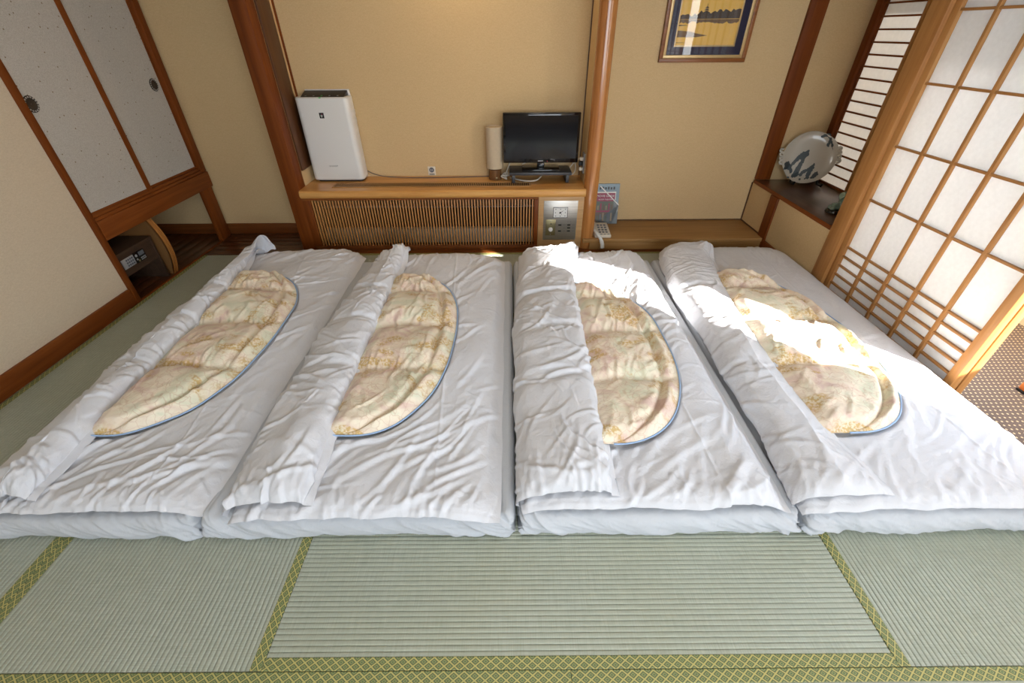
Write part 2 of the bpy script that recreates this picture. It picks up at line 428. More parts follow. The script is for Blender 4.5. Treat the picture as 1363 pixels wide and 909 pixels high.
def text(name, body, mat, parent, loc, size, rot, depth=.0006, align='CENTER', sx=1.0):
    cu = bpy.data.curves.new(name, 'FONT'); cu.body = body; cu.size = size; cu.extrude = depth
    cu.align_x = align; cu.align_y = 'CENTER'
    tmp = bpy.data.objects.new(name, cu); COL.objects.link(tmp)
    dg = bpy.context.evaluated_depsgraph_get()
    me = bpy.data.meshes.new_from_object(tmp.evaluated_get(dg))
    bpy.data.objects.remove(tmp)
    me.materials.clear(); me.materials.append(mat)
    me.transform(Matrix.Diagonal((sx, 1, 1, 1)))
    o = bpy.data.objects.new(name, me); COL.objects.link(o)
    o.parent = parent; o.location = Vector(loc)-(origin_of(parent) if parent else Vector()); o.rotation_euler = rot
    return o

YW = 3.82          # back wall
LX = -2.575        # left wall
# ------------------------------------------------------------------ setting: floor
fl = struct('floor', B(-3.5, 2.215, -2.5, 3.86, -.12, -.032), DARK)
fl['label'] = 'tatami room floor with rush mats and dark boards'
def tatami(x0, x1, y0, y1, d, hs=(1, 1), ends=None):
    g = .0012
    x0 += g; x1 -= g; y0 += g; y1 -= g
    hw = .033
    # ridged rush surface
    if d == 'Y': a0, a1, l0, l1 = x0, x1, y0, y1
    else: a0, a1, l0, l1 = y0, y1, x0, x1
    pitch = .0158
    n = int(round((a1-a0)/pitch)); pitch = (a1-a0)/n
    us = []
    for i in range(n):
        for q, h in ((0, -.0042), (.11, -.0008), (.3, -.0001), (.5, 0), (.7, -.0001), (.89, -.0008)):
            us.append((a0+(i+q)*pitch, h*(1 if d == 'Y' else .68)))
    us.append((a1, -.0042))
    us = [(a0, -.03)]+us+[(a1, -.03)]
    k = len(us)
    P = lambda a, l, z: (a, l, z) if d == 'Y' else (l, a, z)
    vs = [P(a, l, h) for l in (l0, l1) for a, h in us]
    fs = [(i, i+1, k+i+1, k+i) for i in range(k-1)]+[tuple(range(k)), tuple(range(k, 2*k))]
    o = obj('tatami_mat', MB().add(vs, fs), TY if d == 'Y' else TX, fl, smooth=.9)
    for side, on in ((0, hs[0]), (1, hs[1])):
        if not on: continue
        b0, b1 = (a0-.0004, a0+hw) if side == 0 else (a1-hw, a1+.0004)
        mb = MB()
        prof = [(b0, -.03), (b0, .0005), (b0+.002, .0016), (b1-.002, .0016), (b1, .0002)] if side == 0 else [(b0, .0002), (b0+.002, .0016), (b1-.002, .0016), (b1, .0005), (b1, -.03)]
        kk = len(prof)
        mb.add([P(a, l, h) for l in (l0-.0004, l1+.0004) for a, h in prof], [(i, i+1, kk+i+1, kk+i) for i in range(kk-1)])
        h = obj('mat_border', mb, BORDER, o)
        uvl = h.data.uv_layers.new(name='UVMap')
        for lp in h.data.loops:
            co = h.data.vertices[lp.vertex_index].co
            a, l = (co.x, co.y) if d == 'Y' else (co.y, co.x)
            uvl.data[lp.index].uv = (l, (a-b0)/hw)
    return o
tatami(-2.555, -1.645, .452, 2.36, 'Y'); tatami(-1.645, -.733, .452, 2.36, 'Y')
tatami(-.733, 1.12, .452, 1.40, 'X'); tatami(-.733, 1.12, 1.40, 2.36, 'X')
tatami(1.12, 2.10, .452, 2.36, 'Y', (1, 1))
tatami(-2.555, -1.645, 2.36, 3.335, 'Y'); tatami(-1.645, .2, 2.36, 3.345, 'X'); tatami(.2, 2.10, 2.36, 3.345, 'X')
tatami(-2.555, -1.69, -.5, .452, 'Y', (1, 1)); tatami(-1.69, .165, -.5, .452, 'X'); tatami(.165, 2.05, -.5, .452, 'X')
# boards beyond the mats
def boards(x0, x1, y0, y1, d, wdt, mat, z=0.0):
    a0, a1 = (y0, y1) if d == 'X' else (x0, x1)
    n = max(1, int(round((a1-a0)/wdt))); s = (a1-a0)/n
    for i in range(n):
        p, q = a0+i*s+.0006, a0+(i+1)*s-.0006
        mb = B(x0, x1, p, q, -.03, z) if d == 'X' else B(p, q, y0, y1, -.03, z)
        obj('floor_board', mb, mat, fl, bevel=.0015)
boards(-2.565, -1.66, 3.365, 3.82, 'X', .09, FLX)
boards(-3.4, -2.566, 2.5, 3.82, 'Y', .09, FLY)
struct('trim_1', B(-2.56, -1.66, 3.336, 3.364, -.03, .002), FLX, bevel=.002)
struct('trim_2', B(-1.66, 2.10, 3.346, 3.43, -.03, .004), RX, bevel=.002)
struct('trim_3', B(-2.578, -2.556, 2.59, 3.64, -.03, .006), RY, bevel=.002)
carp = struct('floor_veranda', B(2.216, 3.35, -2.5, 3.82, -.12, 0), CARPET)
carp['label'] = 'brown carpet with cream dots on the veranda floor'

# ------------------------------------------------------------------ setting: walls
struct('wall_back', B(-3.5, 3.35, YW, YW+.12, -.12, 2.4), WALL)
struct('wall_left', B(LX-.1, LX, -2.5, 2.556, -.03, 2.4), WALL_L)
struct('wall_rear', B(-3.5, 3.4, -2.62, -2.5, -.12, 2.4), WALL)
struct('ceiling', B(-3.5, 3.4, -2.6, 3.94, 2.4, 2.5), CEIL)
struct('baseboard_left', B(LX-.01, LX+.016, -2.5, 2.552, 0, .109), RY, bevel=.003)
struct('baseboard_back', B(-3.4, -1.752, YW-.016, YW+.01, 0, .092), RX, bevel=.003)
struct('wall_closet_far', B(-3.5, -3.4, 2.4, 3.82, -.03, 2.4), WALL)
struct('wall_closet_near', B(-3.5, LX-.1, 2.42, 2.5, -.03, 2.4), WALL)
struct('wall_closet_underside', B(-3.4, -2.60, 2.5, 3.82, .46, .5), WALL)
# closet woodwork on the left wall plane
struct('trim_4', B(-2.60, -2.556, 2.556, 2.592, -.03, 2.4), RZ, bevel=.003)
struct('trim_5', B(-2.59, -2.555, 3.632, 3.766, -.03, .437), RZ, bevel=.004)
struct('trim_6', B(-2.62, -2.560, 3.728, 3.79, .56, 2.4), RZ, bevel=.003)
struct('trim_7', B(-2.66, -2.552, 2.592, 3.79, .436, .557), RY, bevel=.005)
struct('trim_8', B(-2.66, -2.562, 2.592, 3.728, .557, .575), RY, bevel=.002)
struct('trim_9', B(-2.66, -2.574, 2.592, 3.728, .575, .594), RY, bevel=.002)
# sliding closet doors
def pull(parent, y, z, x):
    obj('door_pull', MB().lathe([(.040, 0), (.041, .002), (.038, .004), (.027, .004)], 32, (x, y, z), 'X', close=False), BLK, parent, smooth=.8)
    p = parent.children[-1] if parent.children else parent
    pp = [c for c in parent.children if c.name.startswith('door_pull')][-1]
    for k in range(16):
        a = 2*PI*k/16
        cx, cz = y+.0335*math.cos(a), z+.0335*math.sin(a)
        obj('ring_petal', MB().lathe([(.0046, .004), (.0046, .0052)], 8, (x, cx, cz), 'X'), LACE, pp)
    obj('pull_cup', MB().lathe([(.0275, .0045), (.025, .003), (.012, .0008), (.001, .0004)], 24, (x, y, z), 'X', close=False), BRONZE, pp, smooth=.8)
for nm, y0, y1, x, py in (('door_1', 2.592, 3.148, -2.566, 2.628), ('door_2', 3.10, 3.728, -2.590, 3.646)):
    d = struct(nm, B(x-.016, x-.004, y0+.004, y1-.004, .594, 2.3), FUS)
    d['label'] = 'flecked grey sliding closet door with round pull near its %s edge' % ('left' if nm == 'door_1' else 'right')
    fw = .022
    obj('door_stile', B(x-.020, x, y0, y0+(.012 if nm == 'door_1' else .02), .594, 2.3), RZ, d, bevel=.002)
    obj('door_stile', B(x-.020, x, y1-(.044 if nm == 'door_1' else .014), y1, .594, 2.3), RZ, d, bevel=.002)
    obj('door_rail', B(x-.020, x-.001, y0+.012, y1-.012, .594, .610), RY, d, bevel=.002)
    pull(d, py, 1.195, x-.004)
# left pillar of the alcove and its side wall
struct('trim_10', B(-1.762, -1.652, 3.43, 3.55, -.03, 2.4), RZ, bevel=.004)
struct('wall_alcove_left', B(-1.75, -1.654, 3.55, YW, -.03, 2.4), WALL)
struct('trim_11', B(-1.6545, -1.640, 3.553, 3.752, .612, 2.4), DZ, bevel=.002)
struct('trim_12', B(-1.654, -1.640, YW-.009, YW, .497, 2.4), RZ)
struct('wall_alcove_right', B(.59, .665, 3.5, YW, -.03, 2.4), WALL)
struct('trim_13', B(.582, .591, YW-.008, YW, .497, 2.4), DZ)
# right side of the back wall, side wall below the shelf
struct('trim_14', B(2.105, 2.228, YW-.028, YW+.01, .458, 2.4), RZ, bevel=.003)
struct('wall_right_low', B(2.102, 2.2, 2.706, YW, -.03, .43), WALL)
struct('trim_15', B(2.086, 2.112, 3.358, 3.468, -.03, .43), RZ, bevel=.003)
struct('baseboard_right', B(2.088, 2.104, 2.706, 3.358, 0, .088), RY, bevel=.003)
struct('trim_16', B(2.094, 2.106, YW-.010, YW, .097, .43), DZ)
struct('trim_17', B(2.094, 2.103, 3.468, YW-.010, .097, .105), DZ)
struct('trim_18', B(.69, 2.10, YW-.006, YW+.002, .097, .105), DZ)
struct('wall_right_far', B(2.603, 2.66, 2.72, YW, -.03, .4585), WALL)
struct('wall_right_side', B(2.61, 2.66, 2.72, 3.36, .436, 2.4), WALL)
struct('wall_right_near', B(2.215, 2.63, 2.69, 2.73, -.03, 2.4), WALL)
# big post between shelf and paper door
struct('trim_19', B(2.096, 2.212, 2.586, 2.706, -.03, 2.4), OZ, bevel=.004)
struct('trim_20', B(2.101, 2.215, -2.5, 2.586, -.05, .012), OY, bevel=.003)       # door track
struct('trim_21', B(2.101, 2.215, -2.5, 2.586, 1.93, 2.0), OY, bevel=.003)
struct('wall_right_top', B(2.12, 2.20, -2.5, 2.586, 2.0, 2.4), WALL)
# veranda outside wall with its long window
struct('wall_window_low', B(3.2, 3.3, -2.5, 3.82, -.12, .76), WALL)
struct('wall_window_top', B(3.2, 3.3, -2.5, 3.82, 1.97, 2.4), WALL)
struct('baseboard_window', B(3.18, 3.202, -2.5, 3.82, 0, .07), plain('cream_skirting', (.55, .45, .30), .5), bevel=.003)
wf = struct('window_1', B(3.19, 3.26, -2.5, 3.82, .735, .765), OY, bevel=.003)
for yy in (-2.48, -1.2, 1.9, 2.66): obj('window_mullion', B(3.21, 3.25, yy-.02, yy+.02, .76, 1.97), OZ, wf, bevel=.003)
obj('window_head', B(3.2, 3.26, -2.5, 3.82, 1.96, 1.98), OY, wf, bevel=.003)

# ------------------------------------------------------------------ paper doors
def shoji(name, x, y0, y1, label, nv, stile=(.045, .057), zs=None, detail=True):
    """paper sliding door in the plane x, lattice facing the room"""
    if zs is None: zs = [.138, .199, .259, .320, .382, .679, .974, 1.273, 1.573]
    zt, zb = 1.88, .087
    d = struct(name, B(x, x+.038, y0, y0+stile[0], .014, 1.93), OZ, bevel=.003)
    d['label'] = label
    obj('door_stile', B(x, x+.038, y1-stile[1], y1, .014, 1.93), OZ, d, bevel=.003)
    obj('door_rail', B(x+.003, x+.035, y0+stile[0], y1-stile[1], .014, zb), OY, d, bevel=.003)
    obj('door_rail', B(x+.003, x+.035, y0+stile[0], y1-stile[1], zt, 1.93), OY, d, bevel=.003)
    a, b = y0+stile[0], y1-stile[1]
    ys = [a+(b-a)*k/(nv+1) for k in range(1, nv+1)]
    if detail:
        m0 = None
        for k, yv in enumerate(ys):
            if m0 is None: m0 = obj('upright_muntin', B(x+.002, x+.020, yv-.0085, yv+.0085, zb, zt), OZ, d, bevel=.0015, at=(x, yv, zb)); y_first = yv
            else: copy_at(m0, (0, yv-y_first, 0))
        h0 = None
        for zz in zs:
            if h0 is None: h0 = obj('cross_muntin', B(x+.005, x+.020, a, b, zz-.0055, zz+.0055), OY, d, bevel=.0012, at=(x, a, zz)); z_first = zz
            else: copy_at(h0, (0, 0, zz-z_first))
    ye = [a]+ys+[b]; ze = [zb]+list(zs)+[zt]
    cache = {}
    for i in range(len(ye)-1):
        for j in range(len(ze)-1):
            key = (round(ye[i+1]-ye[i], 4), round(ze[j+1]-ze[j], 4))
            if key in cache:
                o, p = cache[key]; copy_at(o, (0, ye[i]-p[0], ze[j]-p[1]))
            else:
                o = obj('paper_pane', B(x+.020, x+.0208, ye[i], ye[i+1], ze[j], ze[j+1]), PAPER, d, at=(x, ye[i], ze[j]))
                cache[key] = (o, (ye[i], ze[j]))
    return d
shoji('door_3', 2.120, 1.548, 2.602, 'front white paper sliding door with wooden lattice at the right', 4)
shoji('door_4', 2.166, 1.548, 2.602, 'rear paper sliding door stacked behind the lattice door', 0, zs=[.9], stile=(.042, .057), detail=False)
shoji('door_5', 2.166, .0, 1.03, 'near paper sliding door beside the opening, beyond the frame', 4)
shoji('door_6', 2.120, -1.05, .02, 'nearest paper sliding door beyond the frame', 4)
shoji('door_7', 2.166, -2.10, -1.03, 'added paper sliding door behind the camera position, keeping out stray sun', 4)  # unseen door, added to stop sun slipping in past the others
struct('wall_right_rear', B(2.12, 2.20, -2.5, -2.08, -.03, 2.0), WALL)  # unseen wall piece, closes the rest of the same sun gap
# slatted side window above the shelf
w1 = struct('window_2', B(2.60, 2.625, 3.745, 3.775, .459, 2.3), RZ, bevel=.002)
w1['label'] = 'narrow paper window with many cross bars above the shelf'
struct('trim_22', B(2.575, 2.64, 3.752, YW, .459, 2.4), RZ, bevel=.003)
obj('window_stile', B(2.60, 2.625, 3.360, 3.390, .459, 2.3), OZ, w1, bevel=.002)
obj('window_rail', B(2.60, 2.625, 3.39, 3.745, .459, .476), RY, w1, bevel=.002)
b0 = None; zz = .545; edges = [.476]
while zz < 2.3:
    if b0 is None: b0 = obj('cross_bar', B(2.604, 2.616, 3.39, 3.745, zz-.0055, zz+.0055), RY, w1, bevel=.001, at=(2.6, 3.39, zz)); z_first = zz
    else: copy_at(b0, (0, 0, zz-z_first))
    edges.append(zz); zz += .0733
p0 = None
for i in range(len(edges)-1):
    hgt = edges[i+1]-edges[i]
    if i == 0: obj('paper_pane', B(2.616, 2.617, 3.39, 3.745, edges[0], edges[1]), PAPER2, w1)
    elif p0 is None: p0 = obj('paper_pane', B(2.616, 2.617, 3.39, 3.745, edges[i], edges[i+1]), PAPER2, w1, at=(2.6, 3.39, edges[i])); e_first = edges[i]
    else: copy_at(p0, (0, 0, edges[i]-e_first))

# ------------------------------------------------------------------ counter, grille cabinet, control cabinet, step
t = thing('counter_top', 'honey wood counter top with a slotted vent under the television', 'counter', (-.53, 3.6, .437))
mb = MB().prism([(-1.652, 3.405, .447), (-1.652, 3.400, .460), (-1.652, 3.402, .484), (-1.652, 3.412, .495), (-1.652, 3.43, .497), (-1.652, YW, .497), (-1.652, YW, .437), (-1.652, 3.415, .437)], (2.244, 0, 0))
obj('worktop', mb, KX, t, smooth=.5)
obj('vent_slot_shade', B(-1.41, .155, 3.50, 3.60, .4972, .4984), DARK, t)  # flat black sheet on the worktop; slot shade put into its colour
for a in ((-1.42, .165, 3.492, 3.506), (-1.42, .165, 3.594, 3.608), (-1.42, -1.405, 3.5, 3.6), (.15, .165, 3.5, 3.6)):
    obj('vent_frame', B(*a, .4971, .503), SX, t, bevel=.001)
mb = MB(); k = 0
xx = -1.397
while xx < .148:
    mb.box(xx, xx+.0065, 3.506, 3.594, .4972, .5015); xx += .0150
o = obj('vent_bars', mb, SX, t); o['kind'] = 'stuff'
t = thing('grille_cabinet', 'low wooden cabinet front with upright slat grille below the counter', 'cabinet', (-.70, 3.5, .004))
obj('frame_rail', B(-1.652, .222, 3.424, 3.452, .417, .436), RX, t, bevel=.002)
obj('frame_rail', B(-1.652, .222, 3.420, 3.456, .004, .036), RX, t, bevel=.003)
obj('frame_stile', B(-1.652, -1.592, 3.424, 3.452, .036, .417), RZ, t, bevel=.002)
obj('frame_stile', B(.188, .222, 3.420, 3.452, .036, .417), RZ, t, bevel=.002)
n = 77; s0 = None; pitch = (1.78)/n
for i in range(n):
    x = -1.592+(i+.5)*pitch
    if s0 is None: s0 = obj('slat', B(x-.0052, x+.0052, 3.428, 3.446, .034, .419), SLZ, t, bevel=.001, at=(x, 3.43, .034)); xf = x
    else: copy_at(s0, (x-xf, 0, 0))
t = thing('fan_coil_heater', 'grey green heater casing seen between the cabinet slats', 'heater', (-.70, 3.65, .004))
obj('casing', B(-1.58, .21, 3.56, 3.78, .004, .13), RADI, t, bevel=.004)
obj('dark_grating', B(-1.58, .21, 3.60, 3.78, .13, .30), DARK, t)
obj('metal_deflector', MB().prism([(-.9, 3.55, .33), (-.9, 3.62, .39), (-.9, 3.63, .385), (-.9, 3.555, .32)], (1.0, 0, 0)), METAL, t)
obj('casing_top', B(-1.58, .21, 3.60, 3.80, .30, .315), GPL, t)

t = thing('control_cabinet', 'honey oak cabinet panel with steel control plate under the counter', 'cabinet', (.40, 3.5, .004))
obj('front_panel', B(.224, .588, 3.428, 3.46, .004, .436), KZ, t, bevel=.002)
pl = obj('control_plate', B(.267, .540, 3.424, 3.4285, .078, .404), STEEL, t, bevel=.001)
tag(pl, 'brushed steel control plate')
ck = obj('clock', B(.343, .462, 3.4215, 3.4245, .266, .353), BLK, t, bevel=.001); tag(ck, 'small square clock with white face')
obj('clock_face', B(.347, .458, 3.4208, 3.4218, .270, .349), WPL, ck)
for (dx, dz) in ((.0, .028), (.0, -.028), (.04, 0), (-.04, 0), (.038, .027), (-.038, .027), (.038, -.027), (-.038, -.027)):
    obj('hour_mark', B(.4025+dx-.004, .4025+dx+.004, 3.4203, 3.4209, .3095+dz-.003, .3095+dz+.003), KEYG, ck)
for dx, dz, wd in ((.030, .020, .0035), (.014, -.020, .004)):
    q = Vector((dx, 0, dz)); nn = Vector((-dz, 0, dx)).normalized()*wd; c0 = Vector((.4025, 3.4206, .3095))
    obj('clock_hand', MB().prism([c0+nn-q*.3, c0-nn-q*.3, c0+q], (0, -.0006, 0)), BLK, ck)
obj('clock_hub', MB().lathe([(.005, 0), (.005, .0014)], 10, (.4025, 3.4192, .3095), 'Y'), BLK, ck)
sw = obj('switch_plate', B(.288, .368, 3.4195, 3.4245, .118, .252), BRASS, t, bevel=.0015); tag(sw, 'olive brass switch plate with round knob')
obj('round_knob', MB().lathe([(.0165, -.012), (.018, -.004), (.018, 0)], 20, (.329, 3.4195, .172), 'Y'), WPL, sw, smooth=.6)
obj('switch_hole', MB().lathe([(.005, -.001), (.005, 0)], 10, (.331, 3.4195, .217), 'Y'), BLK, sw)
for zz in (.128, .243): obj('plate_screw', MB().lathe([(.004, -.001), (.004, 0)], 8, (.329, 3.4195, zz), 'Y'), SILV, sw)
for x, z in ((.404, .206), (.478, .206), (.478, .181), (.404, .155), (.478, .155)):
    obj('rocker_button', B(x-.013, x+.013, 3.4200, 3.4245, z-.005, z+.005), BLK, t, bevel=.001)
for x, z in ((.441, .206), (.515, .206), (.441, .181), (.441, .155), (.515, .155), (.515, .181)):
    obj('button_legend', B(x-.011, x+.011, 3.4236, 3.4242, z-.0022, z+.0022), GPL, t)
for x in (.468, .490): obj('indicator_lamp', MB().lathe([(.003, -.001), (.003, 0)], 8, (x, 3.4242, .234), 'Y'), GPL, t)
for x, z in ((.278, .394), (.530, .394), (.276, .089), (.530, .089)):
    obj('plate_rivet', MB().lathe([(.0035, -.0012), (.004, 0)], 8, (x, 3.4242, z), 'Y'), SILV, t)

t = thing('alcove_step', 'low oak step board along the beige wall under the picture', 'step', (1.4, 3.6, .004))
obj('step_top', B(.60, 2.098, 3.380, YW-.007, .066, .097), SX, t, bevel=.004)
obj('step_riser', B(.66, 2.096, 3.388, 3.41, .004, .066), SX, t, bevel=.002)

# round log pillar
mb = MB().lathe([(.056, -.03), (.0555, .3), (.057, 1.0), (.059, 1.7), (.06, 2.4)], 40)
mb.v = [(x+.638-.004*z, y+3.455, z) for x, y, z in mb.v]
struct('trim_23', mb, PIL, smooth=.8)
bpy.data.objects['trim_23']['label'] = 'polished round log pillar between alcove and step'

# ------------------------------------------------------------------ air purifier
t = thing('air_purifier', 'white upright air purifier with black top on the counter', 'air purifier', (-1.41, 3.74, .497))
def rrect(x0, x1, y0, y1, r, k=6):
    out = []
    for cx, cy, a0 in ((x1-r, y1-r, 0), (x0+r, y1-r, 90), (x0+r, y0+r, 180), (x1-r, y0+r, 270)):
        for i in range(k+1):
            a = math.radians(a0+90*i/k); out.append((cx+r*math.cos(a), cy+r*math.sin(a)))
    return out
def loft(loops):
    n = len(loops[0]); vs = [p for l in loops for p in l]
    fs = [(j*n+k, j*n+(k+1) % n, (j+1)*n+(k+1) % n, (j+1)*n+k) for j in range(len(loops)-1) for k in range(n)]
    return MB().add(vs, fs+[tuple(range(n))[::-1], tuple((len(loops)-1)*n+k for k in range(n))])
L_ = lambda x0, x1, y0, y1, r, z: [(x, y, z) for x, y in rrect(x0, x1, y0, y1, r)]
obj('body', loft([L_(-1.612, -1.208, 3.662, 3.805, .035, .512), L_(-1.618, -1.202, 3.655, 3.81, .04, .522), L_(-1.612, -1.212, 3.658, 3.81, .04, 1.1), L_(-1.608, -1.216, 3.664, 3.81, .04, 1.107)]), WPL, t, smooth=.5)
obj('foot_skirt', loft([L_(-1.595, -1.225, 3.68, 3.80, .03, .497), L_(-1.595, -1.225, 3.68, 3.80, .03, .513)]), BLK, t)
obj('control_strip', MB().prism([(-1.570, 3.680, 1.106), (-1.570, 3.790, 1.140), (-1.570, 3.800, 1.140), (-1.570, 3.800, 1.106)], (.325, 0, 0)), BLK, t, bevel=.003)
obj('rear_louver', loft([L_(-1.578, -1.228, 3.796, 3.817, .009, 1.105), L_(-1.572, -1.232, 3.797, 3.817, .009, 1.146)]), WPL, t, smooth=.5)
obj('indicator_lamp', B(-1.425, -1.409, 3.6595, 3.6645, 1.098, 1.1075), GREEN, t, bevel=.001)
for i in range(5): obj('touch_key', B(-1.54+i*.06, -1.528+i*.06, 3.700+.0, 3.7065, 1.1125, 1.1155), GREEN if i == 2 else GPL, t)
lg = obj('emblem', B(-1.447, -1.413, 3.6555, 3.659, .968, 1.006), BLK, t); tag(lg, 'black square emblem with pale cluster of dots')
for dx, dz, m_ in ((-.006, .006, PINK), (.004, .006, MAG), (-.001, -.002, WPL), (-.007, -.003, CELA), (.006, -.003, FOLD), (0, -.010, WPL)):
    obj('emblem_dot', MB().lathe([(.0042, -.0008), (.0042, 0)], 10, (-1.430+dx, 3.6555, .989+dz), 'Y'), m_, lg)
text('brand_mark', 'SHARP', GPL, t, (-1.428, 3.6545, .622), .016, (PI/2, 0, 0), sx=1.5)
for zz in (.86, .92, .98): obj('side_grip', B(-1.215, -1.2075, 3.70, 3.78, zz, zz+.035), WPL, t, bevel=.002)
mb = MB(); pts = []
for i in range(40):
    u = i/39; x = -1.205+u*1.03; pts.append((x, 3.79-.04*math.sin(u*PI)*.8, .5005+.05*math.exp(-u*14)))
tag(obj('power_cord', mb.tube(pts, .0035), CORDG), 'thin grey power cord running from the purifier along the counter', 'cord')

# ------------------------------------------------------------------ television and stand
t = thing('tv_stand', 'low black riser table on the counter under the television', 'stand', (.245, 3.64, .503))
obj('stand_top', B(-.008, .492, 3.565, 3.79, .561, .584), DGREY, t, bevel=.003)
for a in (.012, .447): obj('stand_leg', B(a, a+.026, 3.57, 3.785, .503, .561), DGREY, t, bevel=.002)
t = thing('television', 'flat black television on a glossy foot at the right of the counter', 'television', (.245, 3.65, .584))
obj('foot_plate', B(.095, .400, 3.605, 3.76, .584, .596), BLKG, t, bevel=.004)
obj('neck', B(.218, .276, 3.66, 3.695, .596, .68), BLKG, t, bevel=.004)
ca = obj('casing', B(-.055, .541, 3.640, 3.685, .640, 1.000), BLKG, t, bevel=.006)
obj('rear_bulge', B(.05, .44, 3.685, 3.725, .68, .93), BLK, t, bevel=.012)
sc_ = obj('screen', B(-.036, .522, 3.6385, 3.6405, .672, .982), SCREEN, t)
obj('brand_mark', B(.222, .262, 3.6382, 3.6398, .654, .658), SILV, t)
obj('power_light', MB().lathe([(.0035, -.0012), (.0035, 0)], 8, (.297, 3.6402, .653), 'Y'), RED, t)
# lamp
t = thing('table_lamp', 'small cylinder lamp with cream shade and wooden base beside the television', 'lamp', (-.1265, 3.72, .497))
obj('lamp_base', MB().lathe([(.050, 0), (.052, .003), (.052, .078), (.049, .082)], 32, (-.1265, 3.72, .497)), LBASE, t, smooth=.6)
obj('lamp_stem', MB().lathe([(.012, .08), (.012, .12)], 12, (-.1265, 3.72, .497)), BLK, t)
obj('lamp_shade', MB().lathe([(.064, .090), (.067, .090), (.067, .398), (.064, .400), (.062, .396), (.062, .094), (.064, .090)], 40, (-.1265, 3.72, .497), close=False), SHADE, t, smooth=.6)
obj('lamp_diffuser', MB().lathe([(.061, .388), (.061, .390)], 32, (-.1265, 3.72, .497)), SHADE, t)
obj('base_switch', B(-.122, -.106, 3.6665, 3.6695, .510, .521), BRASS, t, bevel=.001)
# sockets and cables
t = thing('wall_socket', 'small beige wall socket low on the alcove back wall', 'socket', (-.665, YW, .512))
obj('socket_plate', B(-.700, -.636, YW-.006, YW, .505, .575), CREAM, t, bevel=.002)
obj('socket_face', MB().lathe([(.019, -.009), (.021, -.006), (.021, 0)], 24, (-.668, YW, .548), 'Y'), KEYG, t)
obj('socket_legend', B(-.690, -.646, YW-.0068, YW-.0058, .510, .516), TXTD, t)
for k in (-.006, .006): obj('socket_slot', B(-.668+k-.0015, -.668+k+.0015, YW-.0098, YW-.0088, .541, .555), WPL, t)
t = thing('side_socket', 'grey outlet strip with plugs on the alcove side beside the pillar', 'socket', (.588, 3.62, .6))
obj('socket_plate', B(.578, .591, 3.575, 3.655, .57, .72), GPL, t, bevel=.003)
obj('plug', B(.552, .579, 3.59, 3.62, .665, .69), CORDW, t, bevel=.004)
obj('plug', B(.548, .579, 3.60, 3.635, .625, .655), BLK, t, bevel=.004)
obj('plug', B(.55, .579, 3.59, 3.615, .590, .615), CORDW, t, bevel=.004)
def curve_pts(ctrl, n=12):
    P = [Vector(p) for p in ctrl]; P = [P[0]*2-P[1]]+P+[P[-1]*2-P[-2]]; out = []
    for i in range(1, len(P)-2):
        for k in range(n):
            u = k/n; a, b, c, d = P[i-1:i+3]
            out.append(.5*((2*b)+(c-a)*u+(2*a-5*b+4*c-d)*u*u+(3*b-a-3*c+d)*u**3))
    return out+[P[-2]]
tag(obj('television_cable', MB().tube(curve_pts([(.42, 3.72, .70), (.44, 3.76, .64), (.50, 3.74, .66), (.535, 3.70, .60), (.515, 3.66, .55), (.46, 3.72, .53), (.53, 3.70, .64), (.55, 3.62, .675)]), .0042), CORDW), 'cream cable looping from the television to the side outlet', 'cable')
tag(obj('bundled_cord', MB().tube(curve_pts([(-.07, 3.75, .52), (-.045, 3.70, .515), (-.02, 3.72, .545), (-.06, 3.70, .54), (-.03, 3.66, .512), (-.075, 3.68, .53), (-.01, 3.70, .53), (-.05, 3.74, .51), (-.03, 3.70, .56), (.0, 3.78, .62), (.02, 3.76, .68)]), .005), CORDW), 'bundled cream cord knotted between lamp and black riser', 'cord')
tag(obj('riser_cord', MB().tube(curve_pts([(.0, 3.72, .506), (.09, 3.63, .508), (.17, 3.60, .510), (.22, 3.63, .512), (.26, 3.72, .52)]), .006), CORDW), 'cream cord lying under the black riser table', 'cord')
tag(obj('antenna_cord', MB().tube(curve_pts([(.10, 3.77, .60), (.16, 3.78, .625), (.20, 3.72, .66)]) , .004), CORDW), 'short cream cord rising behind the television foot', 'cord')

# ------------------------------------------------------------------ folder and telephone on the step
t = thing('magazine_folder', 'blue grey folder holding a magazine, leaning on the wall behind the pillar', 'folder', (.86, 3.76, .097))
lean = lambda z: 3.742+(z-.097)*.20
def slab(name, x0, x1, z0, z1, off, th, mat, parent):
    return obj(name, MB().prism([(x0, lean(z0)-off, z0), (x1, lean(z0)-off, z0), (x1, lean(z1)-off, z1), (x0, lean(z1)-off, z1)], (0, th, 0)), mat, parent)
slab('folder_back', .74, .950, .097, .425, .0, .012, FOLD, t)
pk = obj('folder_pocket', MB().prism([(.74, lean(.097)-.006, .097), (.950, lean(.097)-.006, .097), (.950, lean(.26)-.006, .26), (.905, lean(.31)-.006, .31), (.905, lean(.097)-.006, .097)][::1], (0, .002, 0)), FOLD2, t)
ds = obj('pocket_edge', MB().prism([(.778, lean(.405)-.0075, .405), (.953, lean(.248)-.0075, .248), (.953, lean(.258)-.0075, .258), (.783, lean(.412)-.0075, .412)], (0, .0015, 0)), TXTW, t)
mg = slab('magazine_cover', .74, .922, .105, .362, .0042, .004, TXTW, t)
slab('cover_panel', .74, .915, .112, .352, .0050, .0012, MAG, t)
slab('cover_photo', .74, .905, .115, .195, .0058, .0010, PHO1, t)
slab('cover_photo', .74, .905, .210, .285, .0058, .0010, PHO2, t)
